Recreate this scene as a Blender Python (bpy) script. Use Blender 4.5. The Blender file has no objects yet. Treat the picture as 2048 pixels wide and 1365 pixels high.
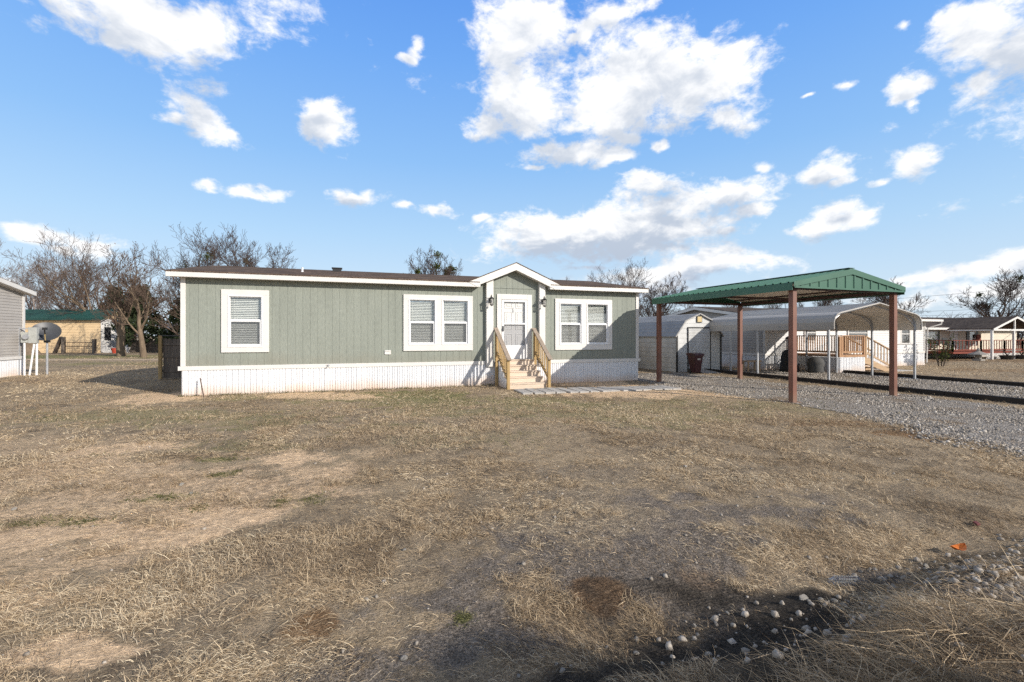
import bpy, bmesh, math, random
import numpy as np
from mathutils import Vector, Matrix
sc = bpy.context.scene
COL = sc.collection
R = math.radians
YAW = R(18.9)
CY, SY = math.cos(YAW), math.sin(YAW)

# ---------------------------------------------------------------- materials
def _nt(name):
    m = bpy.data.materials.new(name); m.use_nodes = True
    nt = m.node_tree
    return m, nt, nt.nodes, nt.links, nt.nodes['Principled BSDF']

def mat(name, col, col2=None, rough=.6, scale=4.0, stretch=(1, 1, 1), bump=0.0, bscale=60.0, metal=0.0,
        fine=.12, spec=.5, dirt=None, trans=0.0):
    """surface whose colour wanders between col and col2 with noise; dirt = (colour, z0, z1, amount) splashed low down"""
    m, nt, N, L, bs = _nt(name)
    tc = N.new('ShaderNodeTexCoord'); mp = N.new('ShaderNodeMapping'); mp.inputs['Scale'].default_value = stretch
    L.new(tc.outputs['Object'], mp.inputs['Vector'])
    n1 = N.new('ShaderNodeTexNoise'); n1.inputs['Scale'].default_value = scale; n1.inputs['Detail'].default_value = 6
    L.new(mp.outputs['Vector'], n1.inputs['Vector'])
    n2 = N.new('ShaderNodeTexNoise'); n2.inputs['Scale'].default_value = bscale; n2.inputs['Detail'].default_value = 3
    L.new(mp.outputs['Vector'], n2.inputs['Vector'])
    if col2 is None: col2 = tuple(c*.82 for c in col)
    mr = N.new('ShaderNodeMapRange'); mr.inputs['From Min'].default_value = .3; mr.inputs['From Max'].default_value = .7
    L.new(n1.outputs['Fac'], mr.inputs['Value'])
    mx = N.new('ShaderNodeMix'); mx.data_type = 'RGBA'
    mx.inputs[6].default_value = (*col, 1); mx.inputs[7].default_value = (*col2, 1)
    L.new(mr.outputs['Result'], mx.inputs[0])
    m2 = N.new('ShaderNodeMapRange'); m2.inputs['To Min'].default_value = 1-fine; m2.inputs['To Max'].default_value = 1+fine
    m2.inputs['From Min'].default_value = .25; m2.inputs['From Max'].default_value = .75
    L.new(n2.outputs['Fac'], m2.inputs['Value'])
    vm = N.new('ShaderNodeVectorMath'); vm.operation = 'SCALE'
    L.new(mx.outputs[2], vm.inputs[0]); L.new(m2.outputs['Result'], vm.inputs['Scale'])
    out = vm.outputs['Vector']
    if dirt:
        dc, z0, z1, amt = dirt
        sp = N.new('ShaderNodeSeparateXYZ'); L.new(tc.outputs['Object'], sp.inputs[0])
        n3 = N.new('ShaderNodeTexNoise'); n3.inputs['Scale'].default_value = 1.1; n3.inputs['Detail'].default_value = 5
        L.new(tc.outputs['Object'], n3.inputs['Vector'])
        ad = N.new('ShaderNodeMath'); ad.operation = 'MULTIPLY_ADD'; ad.inputs[1].default_value = -(z1-z0)*1.6; 
        L.new(n3.outputs['Fac'], ad.inputs[0]); L.new(sp.outputs['Z'], ad.inputs[2])
        m3 = N.new('ShaderNodeMapRange'); m3.inputs['From Min'].default_value = z0-(z1-z0)*.8; m3.inputs['From Max'].default_value = z1-(z1-z0)*.8
        m3.inputs['To Min'].default_value = amt; m3.inputs['To Max'].default_value = 0
        L.new(ad.outputs[0], m3.inputs['Value'])
        m4 = N.new('ShaderNodeMix'); m4.data_type = 'RGBA'; m4.inputs[7].default_value = (*dc, 1)
        L.new(m3.outputs['Result'], m4.inputs[0]); L.new(out, m4.inputs[6]); out = m4.outputs[2]
    L.new(out, bs.inputs['Base Color'])
    bs.inputs['Roughness'].default_value = rough; bs.inputs['Metallic'].default_value = metal
    bs.inputs['Specular IOR Level'].default_value = spec
    if bump:
        b = N.new('ShaderNodeBump'); b.inputs['Strength'].default_value = bump; b.inputs['Distance'].default_value = .01
        L.new(n2.outputs['Fac'], b.inputs['Height']); L.new(b.outputs['Normal'], bs.inputs['Normal'])
    return m

def mat_wood(name, c1, c2, axis=2, rough=.7, scale=9):
    st = [1, 1, 1]; st[axis] = .06
    return mat(name, c1, c2, rough=rough, scale=scale*2, stretch=tuple(st), bump=.3, bscale=70, fine=.18, spec=.25)

def mat_shingle(name, c1, c2, c3):
    m, nt, N, L, bs = _nt(name)
    tc = N.new('ShaderNodeTexCoord')
    br = N.new('ShaderNodeTexBrick'); br.inputs['Scale'].default_value = 1; br.inputs['Mortar Size'].default_value = .006
    br.inputs['Brick Width'].default_value = .19; br.inputs['Row Height'].default_value = .135
    br.inputs['Color1'].default_value = (*c1, 1); br.inputs['Color2'].default_value = (*c2, 1); br.inputs['Mortar'].default_value = (*c3, 1)
    L.new(tc.outputs['Object'], br.inputs['Vector'])
    n = N.new('ShaderNodeTexNoise'); n.inputs['Scale'].default_value = 30; n.inputs['Detail'].default_value = 5; L.new(tc.outputs['Object'], n.inputs['Vector'])
    n2 = N.new('ShaderNodeTexNoise'); n2.inputs['Scale'].default_value = 1.3; n2.inputs['Detail'].default_value = 4; L.new(tc.outputs['Object'], n2.inputs['Vector'])
    ad = N.new('ShaderNodeMath'); ad.operation = 'ADD'; L.new(n.outputs['Fac'], ad.inputs[0]); L.new(n2.outputs['Fac'], ad.inputs[1])
    mr = N.new('ShaderNodeMapRange'); mr.inputs['From Min'].default_value = .6; mr.inputs['From Max'].default_value = 1.4; mr.inputs['To Min'].default_value = .55; mr.inputs['To Max'].default_value = 1.5
    L.new(ad.outputs[0], mr.inputs['Value'])
    vm = N.new('ShaderNodeVectorMath'); vm.operation = 'SCALE'; L.new(br.outputs['Color'], vm.inputs[0]); L.new(mr.outputs['Result'], vm.inputs['Scale'])
    L.new(vm.outputs['Vector'], bs.inputs['Base Color']); bs.inputs['Roughness'].default_value = .95; bs.inputs['Specular IOR Level'].default_value = .15
    b = N.new('ShaderNodeBump'); b.inputs['Strength'].default_value = .6; b.inputs['Distance'].default_value = .01
    L.new(n.outputs['Fac'], b.inputs['Height']); L.new(b.outputs['Normal'], bs.inputs['Normal'])
    return m

def mat_glass(name, tint=(.9, .95, .95), refl=1.0):
    """thin window pane: clear, with a mirror reflection that grows at a slant"""
    m, nt, N, L, bs = _nt(name); N.remove(bs)
    out = N['Material Output']
    t = N.new('ShaderNodeBsdfTransparent'); t.inputs[0].default_value = (*tint, 1)
    g = N.new('ShaderNodeBsdfGlossy'); g.inputs['Roughness'].default_value = .01; g.inputs['Color'].default_value = (1, 1, 1, 1)
    tc = N.new('ShaderNodeTexCoord'); nz = N.new('ShaderNodeTexNoise'); nz.inputs['Scale'].default_value = 2.2
    L.new(tc.outputs['Object'], nz.inputs['Vector'])
    b = N.new('ShaderNodeBump'); b.inputs['Strength'].default_value = .06; b.inputs['Distance'].default_value = .02
    L.new(nz.outputs['Fac'], b.inputs['Height']); L.new(b.outputs['Normal'], g.inputs['Normal'])
    f = N.new('ShaderNodeLayerWeight'); f.inputs['Blend'].default_value = .5     # Facing: 0 head-on, 1 at a slant
    pw = N.new('ShaderNodeMath'); pw.operation = 'POWER'; pw.inputs[1].default_value = 4; L.new(f.outputs['Facing'], pw.inputs[0])
    k = N.new('ShaderNodeMath'); k.operation = 'MULTIPLY_ADD'; k.inputs[1].default_value = .9; k.inputs[2].default_value = .10*refl; k.use_clamp = True
    L.new(pw.outputs[0], k.inputs[0])
    mx = N.new('ShaderNodeMixShader'); L.new(k.outputs[0], mx.inputs[0]); L.new(t.outputs[0], mx.inputs[1]); L.new(g.outputs[0], mx.inputs[2])
    L.new(mx.outputs[0], out.inputs[0])
    return m

def mat_screen(name):
    """insect screen: a dark mesh that lets part of the light through"""
    m, nt, N, L, bs = _nt(name)
    out = N['Material Output']; bs.inputs['Base Color'].default_value = (.10, .10, .105, 1); bs.inputs['Roughness'].default_value = .9
    t = N.new('ShaderNodeBsdfTransparent'); mx = N.new('ShaderNodeMixShader'); mx.inputs[0].default_value = .32
    L.new(t.outputs[0], mx.inputs[1]); L.new(bs.outputs[0], mx.inputs[2]); L.new(mx.outputs[0], out.inputs[0])
    return m

def mat_attr(name, stops, attr='tint', rough=.85, transl=.0, fine=.25, fscale=40):
    """colour from a per-blade/per-stone value through a ramp"""
    m, nt, N, L, bs = _nt(name)
    a = N.new('ShaderNodeAttribute'); a.attribute_name = attr
    r = N.new('ShaderNodeValToRGB'); el = r.color_ramp.elements
    while len(el) < len(stops): el.new(.5)
    for e, (p, c) in zip(el, stops): e.position = p; e.color = (*c, 1)
    L.new(a.outputs['Fac'], r.inputs[0])
    tc = N.new('ShaderNodeTexCoord'); n = N.new('ShaderNodeTexNoise'); n.inputs['Scale'].default_value = fscale; L.new(tc.outputs['Object'], n.inputs['Vector'])
    mr = N.new('ShaderNodeMapRange'); mr.inputs['To Min'].default_value = 1-fine; mr.inputs['To Max'].default_value = 1+fine; L.new(n.outputs['Fac'], mr.inputs['Value'])
    vm = N.new('ShaderNodeVectorMath'); vm.operation = 'SCALE'; L.new(r.outputs['Color'], vm.inputs[0]); L.new(mr.outputs['Result'], vm.inputs['Scale'])
    L.new(vm.outputs['Vector'], bs.inputs['Base Color']); bs.inputs['Roughness'].default_value = rough; bs.inputs['Specular IOR Level'].default_value = .2
    if transl:
        tl = N.new('ShaderNodeBsdfTranslucent'); L.new(vm.outputs['Vector'], tl.inputs[0])
        mx = N.new('ShaderNodeMixShader'); mx.inputs[0].default_value = transl
        L.new(bs.outputs[0], mx.inputs[1]); L.new(tl.outputs[0], mx.inputs[2]); L.new(mx.outputs[0], N['Material Output'].inputs[0])
    return m

# ---------------------------------------------------------------- mesh builder
class MB:
    def __init__(s): s.v = []; s.f = []
    def add(s, vs, fs):
        b = len(s.v); s.v.extend([tuple(p) for p in vs]); s.f.extend([tuple(b+i for i in f) for f in fs]); return s
    def box(s, x0, x1, y0, y1, z0, z1):
        return s.add([(x0,y0,z0),(x1,y0,z0),(x1,y1,z0),(x0,y1,z0),(x0,y0,z1),(x1,y0,z1),(x1,y1,z1),(x0,y1,z1)],
                     [(3,2,1,0),(4,5,6,7),(0,1,5,4),(1,2,6,5),(2,3,7,6),(3,0,4,7)])
    def beam(s, p, q, w, h, up=(0,0,1)):
        p = Vector(p); q = Vector(q); d = (q-p).normalized(); u = Vector(up)
        a = d.cross(u)
        if a.length < 1e-5: a = d.cross(Vector((1,0,0)))
        a.normalize(); u = a.cross(d).normalized()
        a = a*w/2; u = u*h/2
        return s.add([p-a-u,p+a-u,p+a+u,p-a+u,q-a-u,q+a-u,q+a+u,q-a+u],
                     [(0,1,2,3),(7,6,5,4),(4,5,1,0),(5,6,2,1),(6,7,3,2),(7,4,0,3)])
    def prism(s, pts, ex):
        n = len(pts); ex = Vector(ex); a = [Vector(p) for p in pts]; b = [p+ex for p in a]
        return s.add(a+b, [tuple(range(n-1,-1,-1)), tuple(range(n,2*n))]+[(i,(i+1)%n,n+(i+1)%n,n+i) for i in range(n)])
    def quad(s, *p): return s.add(p, [tuple(range(len(p)))])
    def tube(s, pts, r, n=8, cap=True):
        pts = [Vector(p) for p in pts]; k = len(pts)
        rs = r if isinstance(r, (list, tuple)) else [r]*k
        vs = []; u = None
        for i, p in enumerate(pts):
            d = (pts[min(i+1,k-1)]-pts[max(i-1,0)])
            d = d.normalized() if d.length > 1e-9 else Vector((0,0,1))
            if u is None: u = d.orthogonal().normalized()
            else:
                u = u-d*u.dot(d); u = u.normalized() if u.length > 1e-6 else d.orthogonal().normalized()
            w = d.cross(u)
            for j in range(n):
                t = 2*math.pi*j/n; vs.append(p+(u*math.cos(t)+w*math.sin(t))*rs[i])
        fs = [(i*n+j, i*n+(j+1)%n, (i+1)*n+(j+1)%n, (i+1)*n+j) for i in range(k-1) for j in range(n)]
        if cap: fs += [tuple(range(n-1,-1,-1)), tuple((k-1)*n+j for j in range(n))]
        return s.add(vs, fs)
    def lathe(s, prof, c=(0,0,0), n=16):
        vs = []; k = len(prof)
        for r_, z in prof:
            for j in range(n):
                t = 2*math.pi*j/n; vs.append((c[0]+r_*math.cos(t), c[1]+r_*math.sin(t), c[2]+z))
        fs = [(i*n+j, i*n+(j+1)%n, (i+1)*n+(j+1)%n, (i+1)*n+j) for i in range(k-1) for j in range(n)]
        fs += [tuple(range(n-1,-1,-1)), tuple((k-1)*n+j for j in range(n))]
        return s.add(vs, fs)
    def strip(s, A, B):
        n = len(A); b = list(A)+list(B)
        return s.add(b, [(i, i+1, n+i+1, n+i) for i in range(n-1)])
    def build(s, name, m, parent=None, smooth=False, bevel=0, local=False):
        me = bpy.data.meshes.new(name)
        vs = s.v
        if parent is not None and not local:
            r_ = parent
            while r_.parent: r_ = r_.parent
            l = r_.location; vs = [(x-l[0], y-l[1], z-l[2]) for x, y, z in vs]
        me.from_pydata(vs, [], s.f); me.update()
        if smooth: me.shade_smooth()
        o = bpy.data.objects.new(name, me); COL.objects.link(o)
        for mm in (m if isinstance(m, (list, tuple)) else [m]): me.materials.append(mm)
        if parent is not None: o.parent = parent
        if bevel:
            b = o.modifiers.new('bevel', 'BEVEL'); b.width = bevel; b.segments = 2; b.limit_method = 'ANGLE'
        return o

def tag(o, label, cat, group=None, kind=None):
    if label: o['label'] = label
    if cat: o['category'] = cat
    if group: o['group'] = group
    if kind: o['kind'] = kind
    return o
def thing(name, label, cat, loc=(0,0,0), rz=0, group=None):
    o = bpy.data.objects.new(name, None); COL.objects.link(o); o.empty_display_size = .2
    o.location = loc; o.rotation_euler = (0,0,rz)
    return tag(o, label, cat, group)
def copy_thing(o, loc, rz=0, scale=None, label=None):
    c = o.copy(); COL.objects.link(c); c.location = loc; c.rotation_euler = (0,0,rz)
    if scale: c.scale = scale
    if label: c['label'] = label
    for ch in list(o.children):
        d = ch.copy(); COL.objects.link(d); d.parent = c
        for g in list(ch.children):
            e = g.copy(); COL.objects.link(e); e.parent = d
    return c
def structure(o): o['kind'] = 'structure'; return o

def lap(mb, o, d, nrm, z0, z1, ext, pitch=.115, out=.014):
    """horizontal lap siding on a wall through o along d; ext(z) -> (a, b) limits along d"""
    o = Vector(o); d = Vector(d); nrm = Vector(nrm); z = z0
    while z < z1-1e-4:
        zt = min(z+pitch, z1); a0, b0 = ext(z); a1, b1 = ext(zt)
        P = lambda a, zz, k: o+d*a+nrm*k+Vector((0,0,zz))
        mb.add([P(a0,z,out),P(b0,z,out),P(b1,zt,0),P(a1,zt,0),P(a0,z,0),P(b0,z,0)], [(0,1,2,3),(4,5,1,0)])
        z = zt
def ribbed(mb, o, d, nrm, L, z0, z1, pitch=.148, depth=.018, prof=((0,0),(.1,1),(.42,1),(.5,.35),(.58,1),(.9,1),(1,0))):
    """sheet folded into upright ribs; z0/z1 may be functions of the run"""
    o = Vector(o); d = Vector(d); nrm = Vector(nrm); A = []; B = []
    n = max(1, round(L/pitch)); p = L/n
    for i in range(n):
        for t, k in (prof if i == n-1 else prof[:-1]):
            a = (i+t)*p
            zb = z0(a) if callable(z0) else z0; zt = z1(a) if callable(z1) else z1
            q = o+d*a+nrm*(k*depth); A.append(q+Vector((0,0,zb))); B.append(q+Vector((0,0,zt)))
    mb.strip(A, B)
# ---------------------------------------------------------------- materials in use
M = {}
M['sage'] = mat('sage_siding', (.26,.28,.244), (.228,.246,.214), rough=.75, scale=3.5, stretch=(1,1,.18), bump=.5, bscale=45, fine=.16, spec=.3, dirt=((.22,.19,.14), .80, 1.15, .35))
M['white'] = mat('white_trim', (.67,.65,.62), (.62,.60,.57), rough=.5, scale=3, fine=.03)
M['skirt'] = mat('white_skirting', (.73,.735,.75), (.65,.655,.675), rough=.45, scale=2.5, stretch=(2.5,1,.3), fine=.03, dirt=((.60,.42,.28), -.05, .32, .75))
M['vinyl'] = mat('white_vinyl', (.73,.73,.735), (.70,.70,.705), rough=.35, scale=3, fine=.02)
M['shingle'] = mat_shingle('brown_shingle', (.085,.058,.042), (.135,.095,.07), (.03,.022,.018))
M['shingle_dark'] = mat_shingle('dark_shingle', (.06,.045,.038), (.10,.078,.062), (.025,.02,.018))
M['glass'] = mat_glass('window_glass', tint=(.95,.95,.94), refl=.9)
M['door_glass'] = mat_glass('storm_glass', tint=(.975,.97,.96), refl=.2)
M['screen'] = mat_screen('insect_screen')
M['blind'] = mat('blind_slat', (.78,.80,.78), (.72,.75,.73), rough=.5, fine=.03)
M['dark'] = mat('dark_room', (.03,.03,.032), rough=.9)
M['black'] = mat('black_metal', (.018,.018,.019), (.03,.03,.03), rough=.4)
M['pine'] = mat_wood('new_pine', (.66,.545,.44), (.56,.455,.355), axis=0)
M['treated'] = mat_wood('treated_post', (.43,.30,.145), (.31,.205,.085), axis=2)
M['cap'] = mat_wood('weathered_cap', (.36,.29,.23), (.25,.20,.155), axis=1)
M['fence'] = mat_wood('grey_fence', (.19,.155,.125), (.10,.08,.065), axis=2)
M['fence_new'] = mat_wood('cedar_fence', (.33,.21,.09), (.22,.13,.05), axis=2)
M['green'] = mat('green_metal', (.027,.10,.062), (.036,.122,.078), rough=.38, scale=1.5, fine=.05, stretch=(1,1,.5))
M['greenroof'] = mat('dark_green_metal', (.009,.045,.036), (.014,.058,.048), rough=.4, scale=1.2)
M['under'] = mat('bare_metal_underside', (.86,.79,.68), (.78,.70,.59), rough=.5, scale=1.5, fine=.06)
M['brownpost'] = mat('brown_steel', (.20,.082,.052), (.145,.06,.04), rough=.5, scale=3, fine=.08, dirt=((.22,.15,.10), -.05,.25,.6))
M['browndark'] = mat('brown_beam', (.075,.035,.028), (.055,.027,.022), rough=.55)
M['galv'] = mat('galvanised', (.42,.43,.45), (.33,.34,.36), rough=.45, metal=.35, scale=6, fine=.08)
M['greysheet'] = mat('grey_sheet', (.45,.425,.39), (.36,.335,.305), rough=.65, scale=2, stretch=(1,.2,1), fine=.06, bump=.05)
M['shedsheet'] = mat('shed_sheet', (.56,.56,.55), (.44,.44,.43), rough=.5, scale=2.2, stretch=(1,1,.5), fine=.06)
M['shedroof'] = mat('shed_roof', (.32,.31,.30), (.25,.245,.24), rough=.5, scale=2, fine=.06)
M['greysiding'] = mat('grey_lap', (.40,.375,.345), (.35,.325,.30), rough=.6, scale=2, fine=.04)
M['palesiding'] = mat('pale_lap', (.62,.61,.60), (.56,.55,.54), rough=.6, scale=2, fine=.04)
M['creamsiding'] = mat('cream_lap', (.62,.55,.44), (.56,.49,.39), rough=.6, scale=2, fine=.04)
M['tansiding'] = mat('tan_lap', (.76,.56,.33), (.68,.49,.28), rough=.6, scale=1.2, fine=.05)
M['graybox'] = mat('meter_grey', (.40,.41,.39), (.33,.34,.32), rough=.5, scale=6)
M['dish'] = mat('dish_grey', (.055,.058,.066), (.045,.048,.053), rough=.45, scale=3)
M['redwood'] = mat_wood('red_deck', (.22,.05,.028), (.14,.032,.02), axis=2)
M['deckwood'] = mat_wood('brown_deck', (.42,.25,.14), (.28,.155,.085), axis=2)
M['decklit'] = mat_wood('pale_deck', (.50,.36,.23), (.36,.25,.155), axis=0)
M['maroon'] = mat('maroon_plastic', (.055,.012,.02), (.04,.01,.015), rough=.35, scale=3)
M['concrete'] = mat('concrete', (.44,.42,.395), (.34,.32,.295), rough=.85, scale=4, bump=.3, bscale=90, fine=.15)
M['tie'] = mat_wood('black_timber', (.045,.036,.03), (.022,.018,.016), axis=1)
M['rust'] = mat('rusty_iron', (.12,.07,.045), (.07,.045,.035), rough=.8, scale=12)
M['yellow'] = mat('yellowed_plastic', (.55,.42,.20), rough=.5)
M['cloth'] = mat('dark_cloth', (.02,.02,.022), (.035,.034,.034), rough=.9, scale=5, bump=.3)
M['greycloth'] = mat('grey_cloth', (.055,.055,.055), (.09,.088,.085), rough=.9, scale=8, bump=.3)
M['rock'] = mat('pale_limestone', (.31,.285,.25), (.20,.185,.165), rough=.9, scale=14, bump=.5, bscale=50, fine=.2)
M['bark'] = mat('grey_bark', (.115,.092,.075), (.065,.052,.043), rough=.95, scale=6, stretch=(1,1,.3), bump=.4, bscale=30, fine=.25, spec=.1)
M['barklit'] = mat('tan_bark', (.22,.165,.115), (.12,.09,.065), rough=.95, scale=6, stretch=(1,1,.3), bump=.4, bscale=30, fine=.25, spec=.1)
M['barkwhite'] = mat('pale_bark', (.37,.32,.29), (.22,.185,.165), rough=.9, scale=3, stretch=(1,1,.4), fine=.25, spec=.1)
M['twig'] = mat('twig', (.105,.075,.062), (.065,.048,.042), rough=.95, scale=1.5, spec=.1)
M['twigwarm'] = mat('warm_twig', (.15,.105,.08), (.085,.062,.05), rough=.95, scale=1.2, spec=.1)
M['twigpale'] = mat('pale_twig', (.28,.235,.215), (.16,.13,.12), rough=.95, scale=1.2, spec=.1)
M['mistle'] = mat('mistletoe', (.07,.085,.02), (.035,.045,.012), rough=.9, scale=4, spec=.1)
M['deadleaf'] = mat('brown_leaf', (.17,.105,.055), (.09,.052,.03), rough=.9, scale=1, spec=.1)
M['juniper'] = mat('juniper', (.035,.045,.02), (.018,.026,.013), rough=.9, scale=1.5, spec=.1)
M['soil'] = mat('turned_soil', (.10,.07,.05), (.05,.037,.028), rough=.95, scale=18, bump=1.0, bscale=40, fine=.4, spec=.1)
# ---------------------------------------------------------------- the sage house
FV = 15.13
H = thing('mobile_home', 'long sage green mobile home with white trim and a gabled front door', 'house', (2.9, 15.13, 0))
OPEN = [(-3.27,-2.33,1.29,2.82), (1.69,3.70,1.33,2.85), (6.88,8.90,1.30,2.84), (4.72,5.82,.80,2.97)]
GZ = lambda u: max(3.262, 3.85-.42*abs(u-5.23))
def cut(z0, z1, holes):
    segs = [(z0, z1)]
    for a, b in holes:
        ns = []
        for p, q in segs:
            if b <= p or a >= q: ns.append((p, q)); continue
            if a > p: ns.append((p, a))
            if b < q: ns.append((b, q))
        segs = ns
    return segs
def boards(mb, ua, ub, v0, v1):
    marks = sorted({ua, ub} | {e for o in OPEN for e in o[:2] if ua < e < ub})
    for a, b in zip(marks, marks[1:]):
        c = (a+b)/2
        holes = [(o[2], o[3]) for o in OPEN if o[0] < c < o[1]]
        if 4.25 < c < 6.35: holes.append((3.235, 3.245))
        for p, q in cut(.80, 9, holes):
            ta = min(q, GZ(a)); tb = min(q, GZ(b))
            if ta <= p and tb <= p: continue
            mb.prism([(a,v0,p),(b,v0,p),(b,v0,tb),(a,v0,ta)], (0, v1-v0, 0))
mb = MB(); g = -4.36; k = 0
while g < 10.14:
    b = min(g+.2032, 10.14)
    boards(mb, g+.003, b-.003, FV, FV+.02); boards(mb, b-.003, min(b+.003, 10.14) if b < 10.14 else 10.14, FV+.006, FV+.02)
    g = b
mb.build('front_wall', M['sage'], H)
for nm, u0, u1 in (('side_wall', -4.36, -4.34), ('side_wall', 10.12, 10.14)):
    MB().prism([(u0,15.15,.7),(u0,23.6,.7),(u0,23.6,3.3),(u0,19.4,4.05),(u0,15.15,3.3)], (u1-u0,0,0)).build(nm, M['sage'], H)
MB().box(-4.34,10.12,23.58,23.6,.7,3.3).build('rear_wall', M['sage'], H)
MB().box(-4.34,10.12,15.2,23.58,.60,.66).build('floor_deck', M['dark'], H)
mb = MB(); ribbed(mb, (-4.33,15.105,0), (1,0,0), (0,-1,0), 14.45, -.06, .71, pitch=.15, depth=.024, prof=((0,0),(.08,1),(.30,1),(.36,.3),(.44,.3),(.50,1),(.86,1),(.93,0),(1,0))); mb.build('skirting', M['skirt'], H)
mb = MB(); ribbed(mb, (-4.33,23.6,0), (0,-1,0), (-1,0,0), 8.5, -.06, .71); mb.build('end_skirting', M['skirt'], H)
mb = MB(); ribbed(mb, (10.12,15.11,0), (0,1,0), (1,0,0), 8.5, -.06, .71); mb.build('end_skirting', M['skirt'], H)
MB().box(-4.42,4.235,15.065,15.128,.70,.815).box(6.365,10.20,15.065,15.128,.70,.815).box(4.505,4.655,15.09,15.128,.70,.815).box(5.89,6.115,15.09,15.128,.70,.815).build('belt_trim', M['white'], H, bevel=.004)
for u0 in (-4.37, 10.03): MB().box(u0,u0+.12,15.10,15.127,.817,3.243).build('corner_trim', M['white'], H, bevel=.004)
# eaves
rf = MB()
for u0, u1, v0 in ((-4.64,3.98,14.82), (3.98,6.47,15.22), (6.47,10.40,14.82)):
    z = lambda v: 3.40+(v-14.82)*.166
    rf.prism([(u0,v0,z(v0)),(u0,19.4,z(19.4)),(u0,19.4,z(19.4)-.03),(u0,v0,z(v0)-.03)], (u1-u0,0,0))
rf.prism([(-4.64,19.4,4.16),(-4.64,23.98,3.40),(-4.64,23.98,3.37),(-4.64,19.4,4.13)], (15.04,0,0))
roof = rf.build('roof', M['shingle'], H)
dz = lambda u: 4.095-.42*abs(u-5.23)
for s_ in (-1, 1):
    a = 5.23+s_*1.66
    MB().prism([(a,14.81,dz(a)),(5.23,14.81,dz(5.23)),(5.23,19.05,dz(5.23)),(a,14.86,dz(a)+.004)], (0,0,-.025)).build('dormer_roof', M['shingle'], H)
MB().box(-4.62,4.0,14.835,14.865,3.235,3.368).box(6.46,10.38,14.835,14.865,3.235,3.368).build('fascia', M['white'], H, bevel=.003)
MB().box(-4.60,4.0,14.866,15.126,3.243,3.256).box(6.46,10.36,14.866,15.126,3.243,3.256).build('soffit', M['white'], H)
for s_ in (-1, 1):
    a = 5.23+s_*1.62; b = 5.23
    lo = lambda u: 3.835-.42*abs(u-5.23); e = 5.23+s_*1.38
    MB().prism([(a,14.822,dz(a)-.028),(b,14.822,dz(b)-.028),(b,14.822,lo(b)),(e,14.822,lo(e)),(a,14.822,3.37)], (0,.012,0)).build('rake_trim', M['white'], H)
    MB().prism([(b,14.836,lo(b)+.03),(e,14.836,lo(e)+.03),(e,14.836,lo(e)+.015),(b,14.836,lo(b)+.015)], (0,.292,0)).build('rake_soffit', M['white'], H)
    e2 = 5.23+s_*1.231
    MB().prism([(e2,14.866,3.257),(e2,14.866,3.33),(e2+s_*.02,14.866,3.33),(e2+s_*.02,14.866,3.257)], (0,.26,0)).build('eave_return', M['white'], H)
for u0 in (-4.63, 10.37):
    MB().prism([(u0,14.84,3.24),(u0,19.4,3.99),(u0,23.96,3.24),(u0,23.96,3.368),(u0,19.4,4.125),(u0,14.84,3.368)], (.022,0,0)).build('gable_trim', M['white'], H)
for u0, u1 in ((4.25,4.49), (6.13,6.35)):
    c = (u0+u1)/2
    MB().prism([(u0,15.0,.63),(u1,15.0,.63),(u1,15.0,3.84-.42*abs(u1-5.23)),(u0,15.0,3.84-.42*abs(u0-5.23))], (0,.128,0)).build('pilaster', M['white'], H, bevel=.004)
# windows
def window(outer, units, zmid):
    a, b, z0, z1 = outer
    mb = MB().box(a,b,15.088,15.129,units[0][3],z1).box(a,b,15.088,15.129,z0,units[0][2])
    xs = [a]+[e for u in units for e in u[:2]]+[b]
    for i in range(0, len(xs), 2): mb.box(xs[i],xs[i+1],15.088,15.129,units[0][2],units[0][3])
    w = mb.build('window', M['white'], H, bevel=.005)
    for (p, q, s, t) in units:
        f = MB(); k = .035
        for r_ in ((p,q,t-k,t),(p,q,s,s+k),(p,p+k,s+k,t-k),(q-k,q,s+k,t-k)): f.box(r_[0],r_[1],15.076,15.17,r_[2],r_[3])
        f.build('frame', M['vinyl'], w, bevel=.004)
        p2, q2, s2, t2 = p+k, q-k, s+k, t-k
        for nm, lo, hi, k2, vv in (('sash', zmid+.02, t2, .026, 15.12), ('sash', s2, zmid+.02, .045, 15.105)):
            f = MB()
            for r_ in ((p2,q2,hi-k2,hi),(p2,q2,lo,lo+k2),(p2,p2+k2,lo+k2,hi-k2),(q2-k2,q2,lo+k2,hi-k2)): f.box(r_[0],r_[1],vv,vv+.03,r_[2],r_[3])
            f.build(nm, M['vinyl'], w, bevel=.003)
            MB().box(p2+k2,q2-k2,vv+.012,vv+.016,lo+k2,hi-k2).build('pane', M['glass'], w)
            if vv < 15.11: MB().quad((p2+k2,vv+.004,lo+k2),(q2-k2,vv+.004,lo+k2),(q2-k2,vv+.004,hi-k2),(p2+k2,vv+.004,hi-k2)).build('insect_screen', M['screen'], w)
        bl = MB(); z = s2+.015; rr = random.Random(int(p*100))
        while z < t2:
            t_ = R(42+rr.uniform(-4, 4)); dy, dzz = .025*math.cos(t_), .025*math.sin(t_)
            bl.prism([(p2+.01,15.215-dy,z-dzz),(p2+.01,15.215+dy,z+dzz),(p2+.01,15.215+dy,z+dzz-.003),(p2+.01,15.215-dy,z-dzz-.003)], (q2-p2-.02,0,0)); z += .05
        bl.box(p2+.1,p2+.106,15.186,15.188,s2,t2).box(q2-.106,q2-.1,15.186,15.188,s2,t2)
        bl.build('blind', M['blind'], w)
window((-3.40,-2.20,1.18,2.95), [(-3.24,-2.36,1.33,2.79)], 2.07)
window((1.58,3.81,1.17,2.95), [(1.73,2.60,1.36,2.82),(2.79,3.67,1.36,2.82)], 2.07)
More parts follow.
